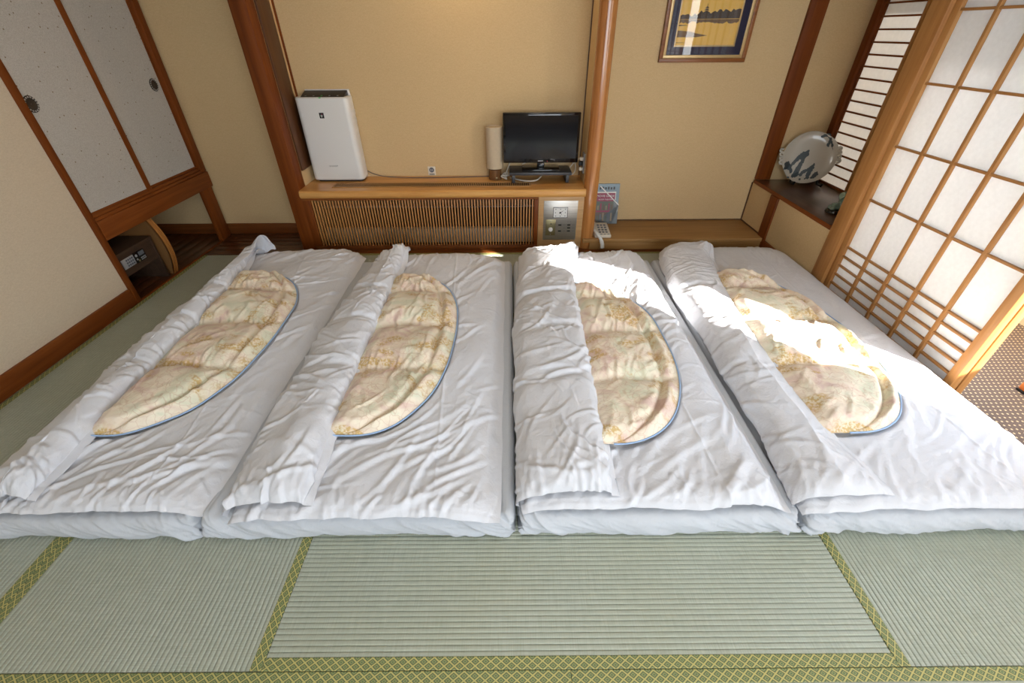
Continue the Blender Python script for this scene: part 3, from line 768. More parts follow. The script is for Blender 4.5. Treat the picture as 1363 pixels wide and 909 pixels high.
for k in range(6):
    x = .765+k*.024
    slab('photo_figure', x, x+.014, .120, .165+.012*((k*7) % 3), .0064, .0008, (PHO2, KEYG, CURF)[k % 3], t)
    slab('photo_figure', x, x+.013, .214, .250+.010*((k*5) % 3), .0064, .0008, (CURF, MAG, PHO1)[k % 3], t)
ang = (PI/2-.197, 0, 0)
text('cover_title', 'MOVIE GUIDE', TXTW, t, (.832, lean(.328)-.0058, .328), .025, ang)
text('cover_subtitle', 'ROOM THEATER', TXTW, t, (.832, lean(.300)-.0058, .300), .016, ang)
for k in range(6): slab('header_letter', .775+k*.024, .789+k*.024, .380, .398+.004*(k % 2), .0012, .0014, TXTD, t)
t = thing('telephone', 'cream push button telephone on the oak step behind the pillar', 'telephone', (.75, 3.5, .097))
obj('phone_body', MB().prism([(.70, 3.405, .098), (.70, 3.405, .122), (.70, 3.63, .150), (.70, 3.63, .098)], (.135, 0, 0)), CREAM, t, bevel=.006)
for i in range(3):
    for j in range(4):
        x = .748+i*.028; y = 3.455+j*.040; z = .122+(y-3.405)/.225*.028
        obj('key', B(x-.009, x+.009, y-.011, y+.011, z, z+.005), KEYG, t, bevel=.0015)
for k in range(3): obj('memory_key', B(.745+k*.03, .763+k*.03, 3.418, 3.426, .123, .127), GPL, t)
t2 = obj('handset', MB().tube(curve_pts([(.700, 3.44, .150), (.712, 3.40, .142), (.735, 3.360, .118), (.752, 3.343, .078), (.757, 3.338, .040)]), [.011]*10+[.014]*20+[.017]*19), WPL, t, smooth=.9)
tag(t2, 'white curved handset drooping over the step edge')

# ------------------------------------------------------------------ picture
PB = YW
t = thing('framed_picture', 'framed painting of a lake in gold with navy mat on the wall', 'picture', (1.427, PB, 1.31))
X0, X1, Z0, Z1 = 1.105, 1.742, 1.305, 2.12
def ring(name, a, y0, y1, wd, mat, bev):
    x0, x1, z0, z1 = X0+a, X1-a, Z0+a, Z1-a
    for q in ((x0, x1, z0, z0+wd), (x0, x1, z1-wd, z1), (x0, x0+wd, z0+wd, z1-wd), (x1-wd, x1, z0+wd, z1-wd)):
        obj(name, B(q[0], q[1], y0, y1, q[2], q[3]), mat, t, bevel=bev)
ring('frame_side', 0, PB-.034, PB-.002, .026, FRM, .003)
ring('gilt_liner', .026, PB-.026, PB-.004, .020, GOLDT, .002)
ring('navy_mat', .046, PB-.015, PB-.004, .050, NAVY, 0)
ring('gilt_fillet', .096, PB-.017, PB-.004, .010, GOLDT, .001)
pa = obj('painting', B(X0+.104, X1-.104, PB-.012, PB-.004, Z0+.104, Z1-.104), GOLD, t); tag(pa, 'gold lake painting with dark wooded shore')
def deco(name, pts, mat): return obj(name, MB().prism([(x, PB-.0135, z) for x, z in pts], (0, .0012, 0)), mat, pa)
rnd = random.Random(3)
xs = [X0+.108+i*(X1-X0-.216)/30 for i in range(31)]
top = [1.590+rnd.uniform(0, .022)+(.012 if i > 18 else -.012 if i < 9 else 0) for i in range(31)]
deco('wooded_shore', [(xs[0], 1.563)]+[(xs[-1], 1.566)]+list(zip(xs, top))[::-1], INK)
bot = [1.552-rnd.uniform(0, .016) for i in range(31)]
deco('shore_reflection', list(zip(xs, bot))+[(xs[-1], 1.563), (xs[0], 1.562)], INK2)
for k, wd in enumerate((.022, .018, .014)): deco('pagoda_roof', [(1.39-wd, 1.600+k*.012), (1.39+wd, 1.600+k*.012), (1.39+wd*.3, 1.610+k*.012), (1.39-wd*.3, 1.610+k*.012)], INK)
deco('pagoda_spire', [(1.3885, 1.63), (1.3915, 1.63), (1.3915, 1.65), (1.3885, 1.65)], INK)
deco('reed_bank', [(1.212, 1.458), (1.35, 1.458), (1.43, 1.468), (1.35, 1.480), (1.30, 1.492), (1.212, 1.498)], INK2)
deco('distant_spit', [(1.212, 1.524), (1.29, 1.527), (1.212, 1.531)], INK)
deco('ripple_line', [(1.212, 1.424), (1.33, 1.425), (1.212, 1.427)], INK)
obj('glass_pane', B(X0+.026, X1-.026, PB-.0200, PB-.0192, Z0+.026, Z1-.026), GLASS, t)

# ------------------------------------------------------------------ side shelf, plate, figurine
t = thing('corner_shelf', 'dark polished wooden shelf board in the corner by the paper window', 'shelf', (2.35, 3.26, .43))
obj('shelf_board', MB().prism([(2.10, 2.735, .436), (2.60, 2.735, .436), (2.60, YW-.03, .436), (2.10, YW-.03, .436)], (0, 0, .022)), DPY, t, bevel=.002)
obj('shelf_edge', B(2.094, 2.10, 2.71, YW-.028, .430, .458), RY, t, bevel=.002)
# plate: local frame
pc = Vector((2.405, 3.655, .664)); nrm = Vector((-.42, -.86, .30)).normalized()
right = Vector((0, 0, 1)).cross(nrm).normalized(); right = right if right.x > 0 else -right
upv = nrm.cross(right); upv = upv if upv.z > 0 else -upv
tilt = .22
r2 = right*math.cos(tilt)+upv*math.sin(tilt); u2 = upv*math.cos(tilt)-right*math.sin(tilt)
t = thing('decorative_plate', 'large glazed plate painted with blue grey mountains on black stand', 'plate', (2.405, 3.64, .458))
def PL(u, v, h): return pc+r2*u+u2*v+nrm*h
mb = MB(); nr = 48; prof = [(0.001, 0), (.06, 0), (.12, 0), (.165, .001), (.185, .008), (.196, .013), (.200, .011), (.190, .001), (.165, -.010), (.10, -.014), (.001, -.014)]
vs = []
for r, h in prof:
    for k in range(nr):
        a = 2*PI*k/nr; wv = 1+.012*math.sin(3*a+1)+.008*math.sin(5*a)
        vs.append(PL(.95*r*wv*math.cos(a), .97*r*wv*math.sin(a), h))
obj('plate_body', mb.add(vs, [(j*nr+k, j*nr+(k+1) % nr, (j+1)*nr+(k+1) % nr, (j+1)*nr+k) for j in range(len(prof)-1) for k in range(nr)]), PORC, t, smooth=.9)
for sgn, va in ((-1, .03), (1, -.01)):
    for k in range(4):
        v0 = va-.045+k*.03
        pts = [PL(sgn*.182, v0-.012, .004), PL(sgn*.204, v0, .010), PL(sgn*.200, v0+.014, .008), PL(sgn*.180, v0+.012, .004)]
        obj('twisted_handle', MB().tube(curve_pts(pts, 5), .009, 8), PORC, t, smooth=.9)
def cropuv(p):
    x, y = (p[0]-375)/240*.178, -(p[1]-365)/215*.190
    return (x*math.cos(-tilt)-y*math.sin(-tilt), x*math.sin(-tilt)+y*math.cos(-tilt))
for nm, pts in (('painted_peak', [(215, 450), (240, 400), (265, 360), (300, 318), (330, 312), (352, 300), (365, 340), (338, 385), (330, 450), (325, 520), (300, 545), (258, 545), (272, 500), (285, 450), (312, 372), (290, 385), (260, 425), (235, 460)]),
                ('painted_peak', [(320, 520), (350, 480), (390, 455), (415, 430), (442, 405), (452, 440), (438, 490), (430, 540), (393, 552), (400, 480), (372, 500), (350, 528)]),
                ('painted_peak', [(160, 430), (190, 408), (215, 430), (238, 452), (240, 482), (200, 478), (172, 492)]),
                ('painted_peak', [(440, 530), (465, 492), (490, 470), (512, 495), (480, 535), (455, 540)]),
                ('painted_pine', [(415, 190), (435, 168), (465, 160), (500, 166), (522, 205), (548, 240), (563, 293), (545, 265), (522, 232), (516, 268), (492, 250), (500, 212), (480, 186), (440, 196)]),
                ('painted_islet', [(225, 540), (250, 545), (245, 555), (222, 550)]), ('painted_islet', [(340, 548), (360, 545), (362, 558), (342, 560)]),
                ('painted_islet', [(220, 480), (250, 470), (258, 500), (235, 515)])):
    rr_ = random.Random(len(pts)); fine = []
    for q_, a_ in enumerate(pts):                      # ragged brush edge
        b_ = pts[(q_+1) % len(pts)]; L0 = math.hypot(b_[0]-a_[0], b_[1]-a_[1]); m_ = max(1, int(L0/9))
        for e_ in range(m_):
            w_ = e_/m_; j_ = 0 if e_ == 0 else rr_.uniform(-5.5, 5.5)
            fine.append((a_[0]+(b_[0]-a_[0])*w_-(b_[1]-a_[1])/L0*j_, a_[1]+(b_[1]-a_[1])*w_+(b_[0]-a_[0])/L0*j_))
    pts = fine
    def hgt(u, v_): return .0016+float(np.interp(math.hypot(u/.95, v_/.97), [0, .12, .165, .185, .196], [0, 0, .001, .008, .013]))
    mb = MB().prism([PL(*cropuv(p), hgt(*cropuv(p))) for p in pts], -nrm*.0012)
    obj(nm, mb, PINK, t)
for k in (-.10, .10):
    c = PL(k, -.17, -.01); c.z = .458
    obj('stand_foot', MB().tube([c+Vector((0, -.03, .03)), c+Vector((0, -.025, .012)), c+Vector((0, .03, .012)), PL(k*.8, .05, -.03)], .008, 8), BLK, t, smooth=.9)
t = thing('lion_figurine', 'small green celadon lion figurine on oval black base', 'figurine', (2.295, 2.96, .458))
obj('figurine_base', MB().lathe([(.07, 0), (.082, .006), (.080, .018), (.070, .026)], 28, (2.295, 2.96, .458), sx=1.1, sy=.8), BLKG, t, smooth=.7)
mb = MB()
mb.tube(curve_pts([(2.225, 2.965, .495), (2.26, 2.96, .502), (2.30, 2.955, .508), (2.345, 2.95, .50)]), [.018]*6+[.026]*12+[.030]*12+[.022]*7, 12)
obj('lion_body', mb, CELA, t, smooth=.9)
mb = MB().tube(curve_pts([(2.295, 2.955, .52), (2.292, 2.952, .55), (2.280, 2.95, .575), (2.262, 2.948, .582)]), [.022]*12+[.028]*8+[.030]*8+[.022]*9, 12)
obj('lion_head', mb, CELA, t, smooth=.9)
for k in range(7):
    a = k/6*PI
    obj('mane_curl', MB().lathe([(.002, -.009), (.009, -.004), (.009, .004), (.002, .009)], 10, (2.300+.012*math.cos(a*2), 2.95+.024*math.cos(a), .566+.026*math.sin(a))), CELA, t, smooth=.9)
for x, y in ((2.235, 2.945), (2.24, 2.98), (2.32, 2.93), (2.335, 2.975)):
    obj('lion_paw', MB().lathe([(.004, 0), (.016, .004), (.016, .014), (.006, .022)], 12, (x, y, .482)), CELA, t, smooth=.9)

# ------------------------------------------------------------------ console and curved panel under the closet
t = thing('bedside_console', 'dark walnut bedside radio console in the recess under the closet', 'console', (-2.75, 2.79, 0.0))
obj('side_board', B(-2.95, -2.602, 2.606, 2.626, 0, .315), WAL, t, bevel=.002)
obj('side_board', B(-2.95, -2.602, 2.952, 2.972, 0, .315), WAL, t, bevel=.002)
obj('top_board', B(-2.95, -2.600, 2.606, 2.972, .297, .316), WAL, t, bevel=.002)
obj('radio_front', B(-2.94, -2.606, 2.626, 2.952, .157, .297), WAL, t)
obj('back_board', B(-2.95, -2.94, 2.626, 2.952, 0, .297), WAL, t)
rp = obj('radio_panel', B(-2.607, -2.600, 2.648, 2.755, .204, .268), SILV, t, bevel=.002); tag(rp, 'silver radio panel with small buttons')
for i in range(4):
    for j in range(3): obj('radio_key', B(-2.6005, -2.5975, 2.680+i*.017, 2.691+i*.017, .213+j*.018, .224+j*.018), KEYG, rp)
ap = obj('clock_panel', B(-2.607, -2.599, 2.757, 2.858, .200, .272), BLKG, t, bevel=.002); tag(ap, 'black clock panel with dials and keys')
obj('clock_display', B(-2.5995, -2.5975, 2.800, 2.850, .238, .265), KEYG, ap)
for i in range(4):
    for j in range(2): obj('panel_key', B(-2.5995, -2.597, 2.806+i*.012, 2.813+i*.012, .207+j*.012, .214+j*.012), SILV, ap)
for y, z, r in ((2.775, .250, .010), (2.772, .225, .007), (2.785, .212, .008)):
    obj('panel_dial', MB().lathe([(r, 0), (r*.9, .003)], 12, (-2.5995, y, z), 'X'), BRASS if r == .008 else SILV, ap)
t = thing('curved_panel', 'golden curved plywood panel standing beside the dark console', 'panel', (-2.75, 3.02, 0.0))
arc = []
for i in range(19):
    z = .45*i/18; xx = -2.548-((z-.20)/.52)**2*.29
    arc.append((xx, z))
po = [(-2.98, 0), *arc, (-2.98, .45)]
obj('panel_board', MB().prism([(x, 3.0, z) for x, z in po], (0, .014, 0)), plain('brown_panel_face', (.20, .095, .03), .5), t)
for k in range(3):
    y0 = 3.0+k*.016; inn = [(x-.010-(.003 if k == 1 else 0), z) for x, z in arc]; out = [(x+.003-(.003 if k == 1 else 0), z) for x, z in arc]
    obj('edge_band', MB().prism([(x, y0, z) for x, z in out+inn[::-1]], (0, .0155, 0)), CUR, t, bevel=.002)

# ------------------------------------------------------------------ veranda chair (only its foot tip shows)
t = thing('veranda_chair', 'orange wooden chair foot with dark glide on the dotted carpet', 'chair', (2.9, 1.40, 0))
CH = wood('orange_chair_wood', (.33, .085, .018), (.45, .13, .03), (.55, .19, .05), 'X', rough=.35)
for y in (1.61, 1.20):
    obj('runner', B(2.585, 3.12, y-.02, y+.02, .010, .050), CH, t, bevel=.006)
    obj('glide', B(2.580, 2.64, y-.021, y+.021, 0, .012), BLK, t, bevel=.002)
    for x in (2.70, 3.06): obj('chair_leg', B(x-.02, x+.02, y-.017, y+.017, .045, .42 if x < 3 else .85), CH, t, bevel=.005)
obj('seat_cushion', B(2.68, 3.08, 1.19, 1.62, .40, .48), plain('brown_upholstery', (.15, .08, .05), .8), t, bevel=.02)
obj('backrest', B(3.04, 3.09, 1.19, 1.62, .52, .86), plain('brown_back_upholstery', (.15, .08, .05), .8), t, bevel=.015)

# ------------------------------------------------------------------ bedding
rs = np.random.RandomState(5)
PERM = rs.permutation(256); PERM = np.concatenate([PERM, PERM, PERM])
GA = rs.rand(256)*2*PI
def gnoise(x, y, seed=0):
    xi = np.floor(x).astype(int); yi = np.floor(y).astype(int); xf = x-xi; yf = y-yi
    u = xf*xf*xf*(xf*(xf*6-15)+10); v = yf*yf*yf*(yf*(yf*6-15)+10)
    def g(ix, iy, dx, dy):
        h = PERM[PERM[(ix+seed*17) & 255]+(iy & 255)]
        return np.cos(GA[h])*dx+np.sin(GA[h])*dy
    n00 = g(xi, yi, xf, yf); n10 = g(xi+1, yi, xf-1, yf); n01 = g(xi, yi+1, xf, yf-1); n11 = g(xi+1, yi+1, xf-1, yf-1)
    return 1.4*((n00*(1-u)+n10*u)*(1-v)+(n01*(1-u)+n11*u)*v)
def fbm(x, y, seed=0, o=4):
    s = 0; a = 1
    for i in range(o): s = s+a*gnoise(x*2**i, y*2**i, seed+i); a *= .5
    return s
def ridged(x, y, seed=0, o=3):
    s = 0; a = 1
    for i in range(o): s = s+a*(1-np.abs(gnoise(x*2**i, y*2**i, seed+i)))**3; a *= .5
    return s
def smooth01(t): t = np.clip(t, 0, 1); return t*t*(3-2*t)
def rnd01(d, r): q = np.clip(d/r, 0, 1); return np.sqrt(np.clip(1-(1-q)**2, 0, 1))
def grid_object(name, V, mat, parent, closed_u=False, caps=False):
    ny, nu = V.shape[:2]
    base = origin_of(parent) if parent else Vector((0, 0, 0))
    me = bpy.data.meshes.new(name)
    co = (V.reshape(-1, 3)-np.array(base)).astype(np.float32)
    idx = np.arange(ny*nu).reshape(ny, nu)
    if closed_u: nxt = np.roll(idx, -1, axis=1)
    else: nxt = idx[:, 1:]; idx = idx[:, :-1]
    q = np.stack([idx[:-1], nxt[:-1], nxt[1:], idx[1:]], -1).reshape(-1, 4)
    me.from_pydata(co.tolist(), [], q.tolist()+([list(range(nu)), list(range((ny-1)*nu, ny*nu))] if caps else []))
    me.materials.append(mat); me.shade_smooth()
    bm = bmesh.new(); bm.from_mesh(me); bmesh.ops.recalc_face_normals(bm, faces=bm.faces); bm.to_mesh(me); bm.free()
    o = bpy.data.objects.new(name, me); COL.objects.link(o); o.parent = parent
    return o
def grid_normals(V):
    du = np.gradient(V, axis=1); dv = np.gradient(V, axis=0)
    n = np.cross(du, dv); n /= np.linalg.norm(n, axis=2, keepdims=True)+1e-9
    return n
def crease_field(s, y, lines):
    z = np.zeros_like(s)
    for (cx, cy, ang, ln, wd, amp, cv) in lines:
        m = (np.abs(s-cx) < ln*1.05) & (np.abs(y-cy) < ln*1.05)
        if not m.any(): continue
        dx = s[m]-cx; dy = y[m]-cy
        a = dx*math.cos(ang)+dy*math.sin(ang); b = -dx*math.sin(ang)+dy*math.cos(ang)+cv*a*a
        env = np.clip(1-(a/ln)**2, 0, 1)**1.5
        z[m] += amp*env*(np.exp(-(b/wd)**2)-.55*np.exp(-((b-1.7*wd)/(1.2*wd))**2))
    return z

ZB = .118
def make_mattress(i, x0, x1, label):
    t = thing('futon_mattress', label, 'mattress', ((x0+x1)/2, 1.92, 0), 'thin mattresses laid side by side')
    y0, y1, h = .848, 2.97, ZB
    nx = 190
    ends = np.linspace(0, 1, nx); ends = .5-.5*np.cos(PI*ends)*(.75)-.125*2*(.5-ends)*1.0
    ends = (ends-ends[0])/(ends[-1]-ends[0])
    X = x0+(x1-x0)*ends
    loop = []
    for k in range(14): loop.append((y1-.05-(y1-y0-.1)*k/13, 0, 0))
    for k in range(44):
        a = k/43*PI; loop.append((y0+.05-.05*math.sin(a)**.7*1.05, h/2-h/2*math.cos(a)*(1), 1))
    for k in range(24): loop.append((y0+.05+(y1-y0-.1)*(k+1)/24, h, 0))
    for k in range(1, 12):
        a = k/12*PI; loop.append((y1-.05+.05*math.sin(a), h/2+h/2*math.cos(a), 0))
    loop = np.array(loop)
    V = np.zeros((nx, len(loop), 3)); d = np.minimum(X-x0, x1-X); g = rnd01(d, .03)
    V[:, :, 0] = X[:, None]
    yc = (y0+y1)/2
    V[:, :, 1] = yc+(loop[None, :, 0]-yc)*(1-.022*(1-g[:, None]))
    V[:, :, 2] = loop[None, :, 1]*(.42+.58*g[:, None])
    xx = V[:, :, 0]; zz = V[:, :, 2]
    front = np.exp(-((V[:, :, 1]-y0)/.12)**2)
    gather = .4+1.6*np.exp(-d[:, None]/.13)
    w = .011*gnoise(xx*8+zz*9, zz*9+xx*2, 40+i)*gather+.013*(ridged(xx*10+zz*16, zz*6, 44+i, 3)-.9)*gather+.012*gnoise(xx*2.5, zz*3, 48+i)
    n = grid_normals(V)
    out = np.where((n[:, :, 1:2]*(V[:, :, 1:2]-yc)+n[:, :, 2:3]*(zz[:, :, None]-h/2)*3) > 0, 1, -1)
    V += n*out*(w*front)[:, :, None]
    V[:, :, 1] -= (.012*gnoise(xx*3.1, xx*0, 52+i)*front)
    V[:, :, 2] = np.clip(V[:, :, 2], .001, None); V[:, :, 0] = np.clip(V[:, :, 0], x0+.001, x1-.001)
    grid_object('mattress_cover', V, SHEET, t, closed_u=True, caps=True)
    return t
make_mattress(0, -2.02, -1.122, 'leftmost thin mattress on the tatami, under the duvet nearest the closet')
make_mattress(1, -1.118, .012, 'second mattress from the left, between leftmost mattress and pale blue gap')
make_mattress(2, .016, 1.034, 'third mattress from the left, below the sun struck fold and pale blue gap')
make_mattress(3, 1.038, 2.075, 'rightmost thin mattress beside the paper door')

def make_duvet(i, xR, xL, xI, y0, y1, oval, label, seedlines, tip, T=.085, lowamp=1.0, wr=1.0, peak=.0, rb=0.0):
    t = thing('futon_duvet', label, 'duvet', (.5*(xR+xL[0][1]), 1.9, ZB), 'white duvets folded back on the mattresses')
    tl0 = .052
    ny = 320
    v = np.linspace(0, 1, ny); v = v-.10*np.sin(2*PI*v)/(2*PI)*1.6     # denser at both ends
    fxL = np.array(xL); fxI = np.array(xI)
    ocx, ocy, oa, ob, on = oval
    ker = np.hanning(41); ker /= ker.sum()
    sm = lambda a: np.convolve(np.pad(a, 20, mode='edge'), ker, mode='valid')
    def edges(yy):
        XL = sm(np.interp(yy, fxL[:, 0], fxL[:, 1])); XI = sm(np.interp(yy, fxI[:, 0], fxI[:, 1]))
        XI = XI+.005*gnoise(yy*2.6, yy*0+i, 60+i)+.002*gnoise(yy*9, yy*0+i, 61+i)
        XL = XL+.014*gnoise(yy*2.8, yy*0+i, 62+i)+.007*gnoise(yy*7, yy*0+i, 63+i)
        XR = xR+.008*gnoise(yy*2.2, yy*0+i, 64+i)+.004*gnoise(yy*8, yy*0, 65+i)
        return XL, XI, XR
    def lowz(yy): return ZB+.005+.010*np.exp(-np.clip(yy-y0, 0, None)/.04)+tl0*rnd01(yy-y0+.004, .07)*rnd01(y1-yy+.004, .16)
    def low(x, y): return lowamp*(.012*gnoise(x*2.6+i*7, y*2.2, 80)+.007*gnoise(x*6+i*3, y*5, 81))
    def profile(C, cnt, sharp=()):
        P = []; mid = []
        ext = [C[0]]+C+[C[-1]]
        for k, n in enumerate(cnt):
            a, b, d, e = ext[k], ext[k+1], ext[k+2], ext[k+3]
            la = np.linalg.norm(b-a, axis=1, keepdims=True); lb = np.linalg.norm(d-b, axis=1, keepdims=True)+1e-6; lc = np.linalg.norm(e-d, axis=1, keepdims=True)
            ta = (d-a)*(lb/(la+lb))*.9; tb = (e-b)*(lb/(lb+lc))*.9
            if k in sharp: ta = ta*0
            if k+1 in sharp: tb = tb*0
            for q in range(n):
                u = q/n; h00 = 2*u**3-3*u*u+1; h10 = u**3-2*u*u+u; h01 = -2*u**3+3*u*u; h11 = u**3-u*u
                P.append(h00*b+h10*ta+h01*d+h11*tb); mid.append((k+u))
        P.append(C[-1]); mid.append(len(cnt))
        return np.stack(P, 1), np.array(mid)
    def surface(yy, P, mid, flap):
        seg = np.linalg.norm(np.diff(P, axis=1), axis=2); S = np.concatenate([np.zeros((len(yy), 1)), np.cumsum(seg, 1)], 1)
        S = np.broadcast_to(S[len(yy)//2], S.shape)
        V = np.zeros((len(yy), P.shape[1], 3)); V[:, :, 0] = P[:, :, 0]; V[:, :, 2] = P[:, :, 1]; V[:, :, 1] = yy[:, None]
        dF = yy-y0; dB = y1-yy; vv = (yy-y0)/(y1-y0)
        xc = .5*(xR+fxL[:, 1].mean()); hw = .5*(xR-fxL[:, 1].mean())
        V[:, :, 1] += (.012*gnoise(V[:, :, 0]*4, V[:, :, 0]*0, 70+i)+.006*gnoise(V[:, :, 0]*13, V[:, :, 0]*0, 71+i))*(np.exp(-dF/.15)+np.exp(-dB/.15))[:, None]
        V[:, :, 1] -= .10*np.clip(np.abs((V[:, :, 0]-xc)/hw), 0, 1.1)**4*(vv[:, None]**8)
        return V, S
    r = random.Random(100+i)
    yy = y0+(y1-y0)*v
    c = lambda x, z: np.stack([x+0*yy, z+0*yy], -1)
    # --- lower layer
    XL, XI, XR = edges(yy); zl = lowz(yy); gl = rnd01(yy-y0+.004, .07)*rnd01(y1-yy+.004, .16)
    C = [c(XR, ZB+.003), c(XR-.022, ZB+.006+.12*tl0*gl), c(XR-.06, ZB+.005+(.66*tl0+.8*rb)*gl), c(XR-.15, zl+rb*gl), c(.5*(XR+XI), zl+(.008+.2*rb)*gl), c(XI+.05, zl),
         c(XI-.04, zl-.002), c(.5*(XI+XL), zl-.004*gl), c(XL+.13, zl-.006*gl), c(XL+.05, ZB+.005+.6*tl0*gl), c(XL+.025, ZB+.003)]
    P, mid = profile(C, [4, 6, 14, 44, 38, 14, 12, 10, 8, 5])
    V, S = surface(yy, P, mid, False)
    X_, Y_ = V[:, :, 0], V[:, :, 1]
    V[:, :, 2] += low(X_, Y_)*smooth01((mid-1)/2)[None, :]*smooth01((10-mid)/1.5)[None, :]*(.35+.65*gl[:, None])
    lines = list(seedlines)
    for _ in range(60):      # long drag folds on the flat part
        lines.append((r.uniform(.05, 1.0), r.uniform(y0, y1), r.gauss(2.2, .35), r.uniform(.10, .34), r.uniform(.007, .017), r.uniform(.002, .008), r.uniform(-1.2, 1.2)))
    for _ in range(26):      # near part: folds fanning from the fold's end
        lines.append((r.uniform(.10, .85), y0+r.uniform(.05, .40), r.gauss(2.35, .25), r.uniform(.12, .30), r.uniform(.007, .014), r.uniform(.004, .009), r.uniform(-1.5, 1.5)))
    for _ in range(70):
        lines.append((r.uniform(.05, 1.1), r.uniform(y0, y1), r.uniform(0, PI), r.uniform(.04, .14), r.uniform(.004, .007), r.uniform(.0012, .0032), r.uniform(-4, 4)))
    for _ in range(40):      # puckers at the near hem
        lines.append((r.uniform(.02, 1.1), y0+r.uniform(.0, .10), PI/2+r.gauss(0, .5), r.uniform(.04, .13), r.uniform(.006, .011), r.uniform(.0015, .006), r.uniform(-4, 4)))
    for _ in range(26):
        lines.append((r.uniform(.02, 1.1), y1-r.uniform(.0, .18), PI/2+r.gauss(0, .6), r.uniform(.05, .16), r.uniform(.007, .012), r.uniform(.002, .008), r.uniform(-4, 4)))
    def wrinkle(S, Y, lines, k, rid):
        Sx = S+.03*gnoise(S*3, Y*3, 90+k); Yx = Y+.03*gnoise(S*3+9, Y*3, 91+k)
        W = crease_field(Sx, Yx, lines)
        big = smooth01(.5+.9*gnoise(S*2.2, Y*2.2, 97+k))
        W = W+rid*(ridged(Sx*5+Yx*3.0, Yx*2.2-Sx*1.6, 92+k, 4)-.9)*(.35+big)+.0014*fbm(Sx*15, Yx*15, 95+k, 3)
        return W
    W = wr*wrinkle(S, Y_, lines, i, .0036)
    for s0 in (.30,): W = W+.0035*np.exp(-((S-s0-.05*(Y_-1.8)-.01*gnoise(Y_*3, S*0, 98+i))/.005)**2)*smooth01((Y_-y0)/.2)
    W = W+.002*np.exp(-((Y_-(1.35+.02*S))/.005)**2)
    W = W-.0022*np.exp(-((yy-y0-.022)/.003)**2)[:, None]          # hem stitching
    q = (np.abs((X_-ocx)/oa)**on+np.abs((Y_-ocy)/ob)**on)
    dep = smooth01((1.06-q)/.07)*(X_ > XI[:, None]-.14)
    W = W*(1-.9*dep)
    n = grid_normals(V)
    if np.mean(n[:, 60, 2]) < 0: n = -n
    V += n*(W*(smooth01((mid-.3)/1.2)[None, :]*.85+.15))[:, :, None]
    V[:, :, 2] -= .011*dep
    V[:, :, 2] = np.maximum(V[:, :, 2], ZB+.0015)
    VA = V
    # --- the folded back flap lying on it
    seams = [ocy-.29, ocy+.10, ocy+.47]
    yy = y0+.030+(y1-y0-.030)*v
    XL, XI, XR = edges(yy); zl = lowz(yy)
    gf = rnd01(yy-y0-.024, .09)*rnd01(y1-yy, .22)*(.92+.16*gnoise(yy*2.3, yy*0, 66+i))
    for s_ in seams: gf = gf*(1-.16*np.exp(-((yy-s_)/.04)**2))
    gl = (zl-ZB-.005)/tl0
    zt = zl+.010+T*gf
    C = [c(XI-.03, zl+.001), c(XI+.003, zl+.007), c(XI-.024, zl+.012+.006*gf), c(XI-.028, zl+.012+.08*T*gf), c(XI-.034-.006*peak, zl+.012+(.66-.38*peak)*T*gf), c(XI-.062-.023*peak, zl+.010+(.96-.38*peak)*T*gf), c(XI*.58+XL*.42, zt-.15*peak*T*gf), c(XL+.15, zt-.014*gf*(1-peak)),
         c(XL+.055-.01*peak, ZB+(.72+.06*peak)*(zt-ZB)), c(XL+.008, ZB+.36*(zt-ZB)), c(XL, ZB+.16*(zt-ZB)), c(XL+.014, ZB+.003)]
    P, mid = profile(C, [3, 5, 3, 7, 14, 18, 14, 12, 10, 5, 4], sharp=(1, 3))
    V, S = surface(yy, P, mid, True)
    X_, Y_ = V[:, :, 0], V[:, :, 1]
    V[:, :, 2] += low(X_, Y_)*smooth01((11-mid)/1.5)[None, :]*(.35+.65*gl[:, None])+.8*low(X_+5, Y_)*smooth01((mid-3)/2)[None, :]*smooth01((11-mid)/2)[None, :]*gf[:, None]
    tx, ty, th, twd = tip
    V[:, :, 2] += th*np.exp(-((X_-tx)/twd)**2-((Y_-ty)/.10)**2)
    lines = []; sE = S[0][-1]
    for _ in range(75):
        lines.append((r.uniform(.02, sE), r.uniform(y0, y1), r.gauss(.45, .45)*(1 if r.random() < .65 else -1), r.uniform(.07, .22), r.uniform(.007, .014), r.uniform(.003, .010), r.uniform(-3, 3)))
    for _ in range(50):
        lines.append((r.uniform(.02, sE), r.uniform(y0, y1), r.uniform(0, PI), r.uniform(.03, .09), r.uniform(.005, .009), r.uniform(.002, .005), r.uniform(-4, 4)))
    for _ in range(36):
        lines.append((r.uniform(.02, sE), y0+r.uniform(.02, .16), PI/2+r.gauss(0, .5), r.uniform(.05, .15), r.uniform(.007, .012), r.uniform(.002, .007), r.uniform(-4, 4)))
    for _ in range(20):
        lines.append((r.uniform(.02, sE), y1-r.uniform(.0, .20), PI/2+r.gauss(0, .6), r.uniform(.05, .16), r.uniform(.007, .012), r.uniform(.003, .009), r.uniform(-4, 4)))
    for s_ in seams:
        for _ in range(5): lines.append((r.uniform(.08, sE), s_+r.gauss(0, .02), r.gauss(0, .15), r.uniform(.08, .2), r.uniform(.008, .014), -r.uniform(.004, .009), r.uniform(-1, 1)))
    W = wr*wrinkle(S, Y_, lines, 10+i, .0052)*smooth01((mid-1.6)/2.5)[None, :]
    W = W+.004*gnoise(Y_*9, S*0, 140+i)*np.exp(-((mid-1.5)/1.2)**2)[None, :]
    n = grid_normals(V)
    if np.mean(n[:, len(mid)//2, 2]) < 0: n = -n
    V += n*(W*smooth01((11-mid)/1.0)[None, :])[:, :, None]
    V[:, :, 2] = np.maximum(V[:, :, 2], ZB+.0015)
    o = grid_object('cover_cloth', VA, WHITE, t)
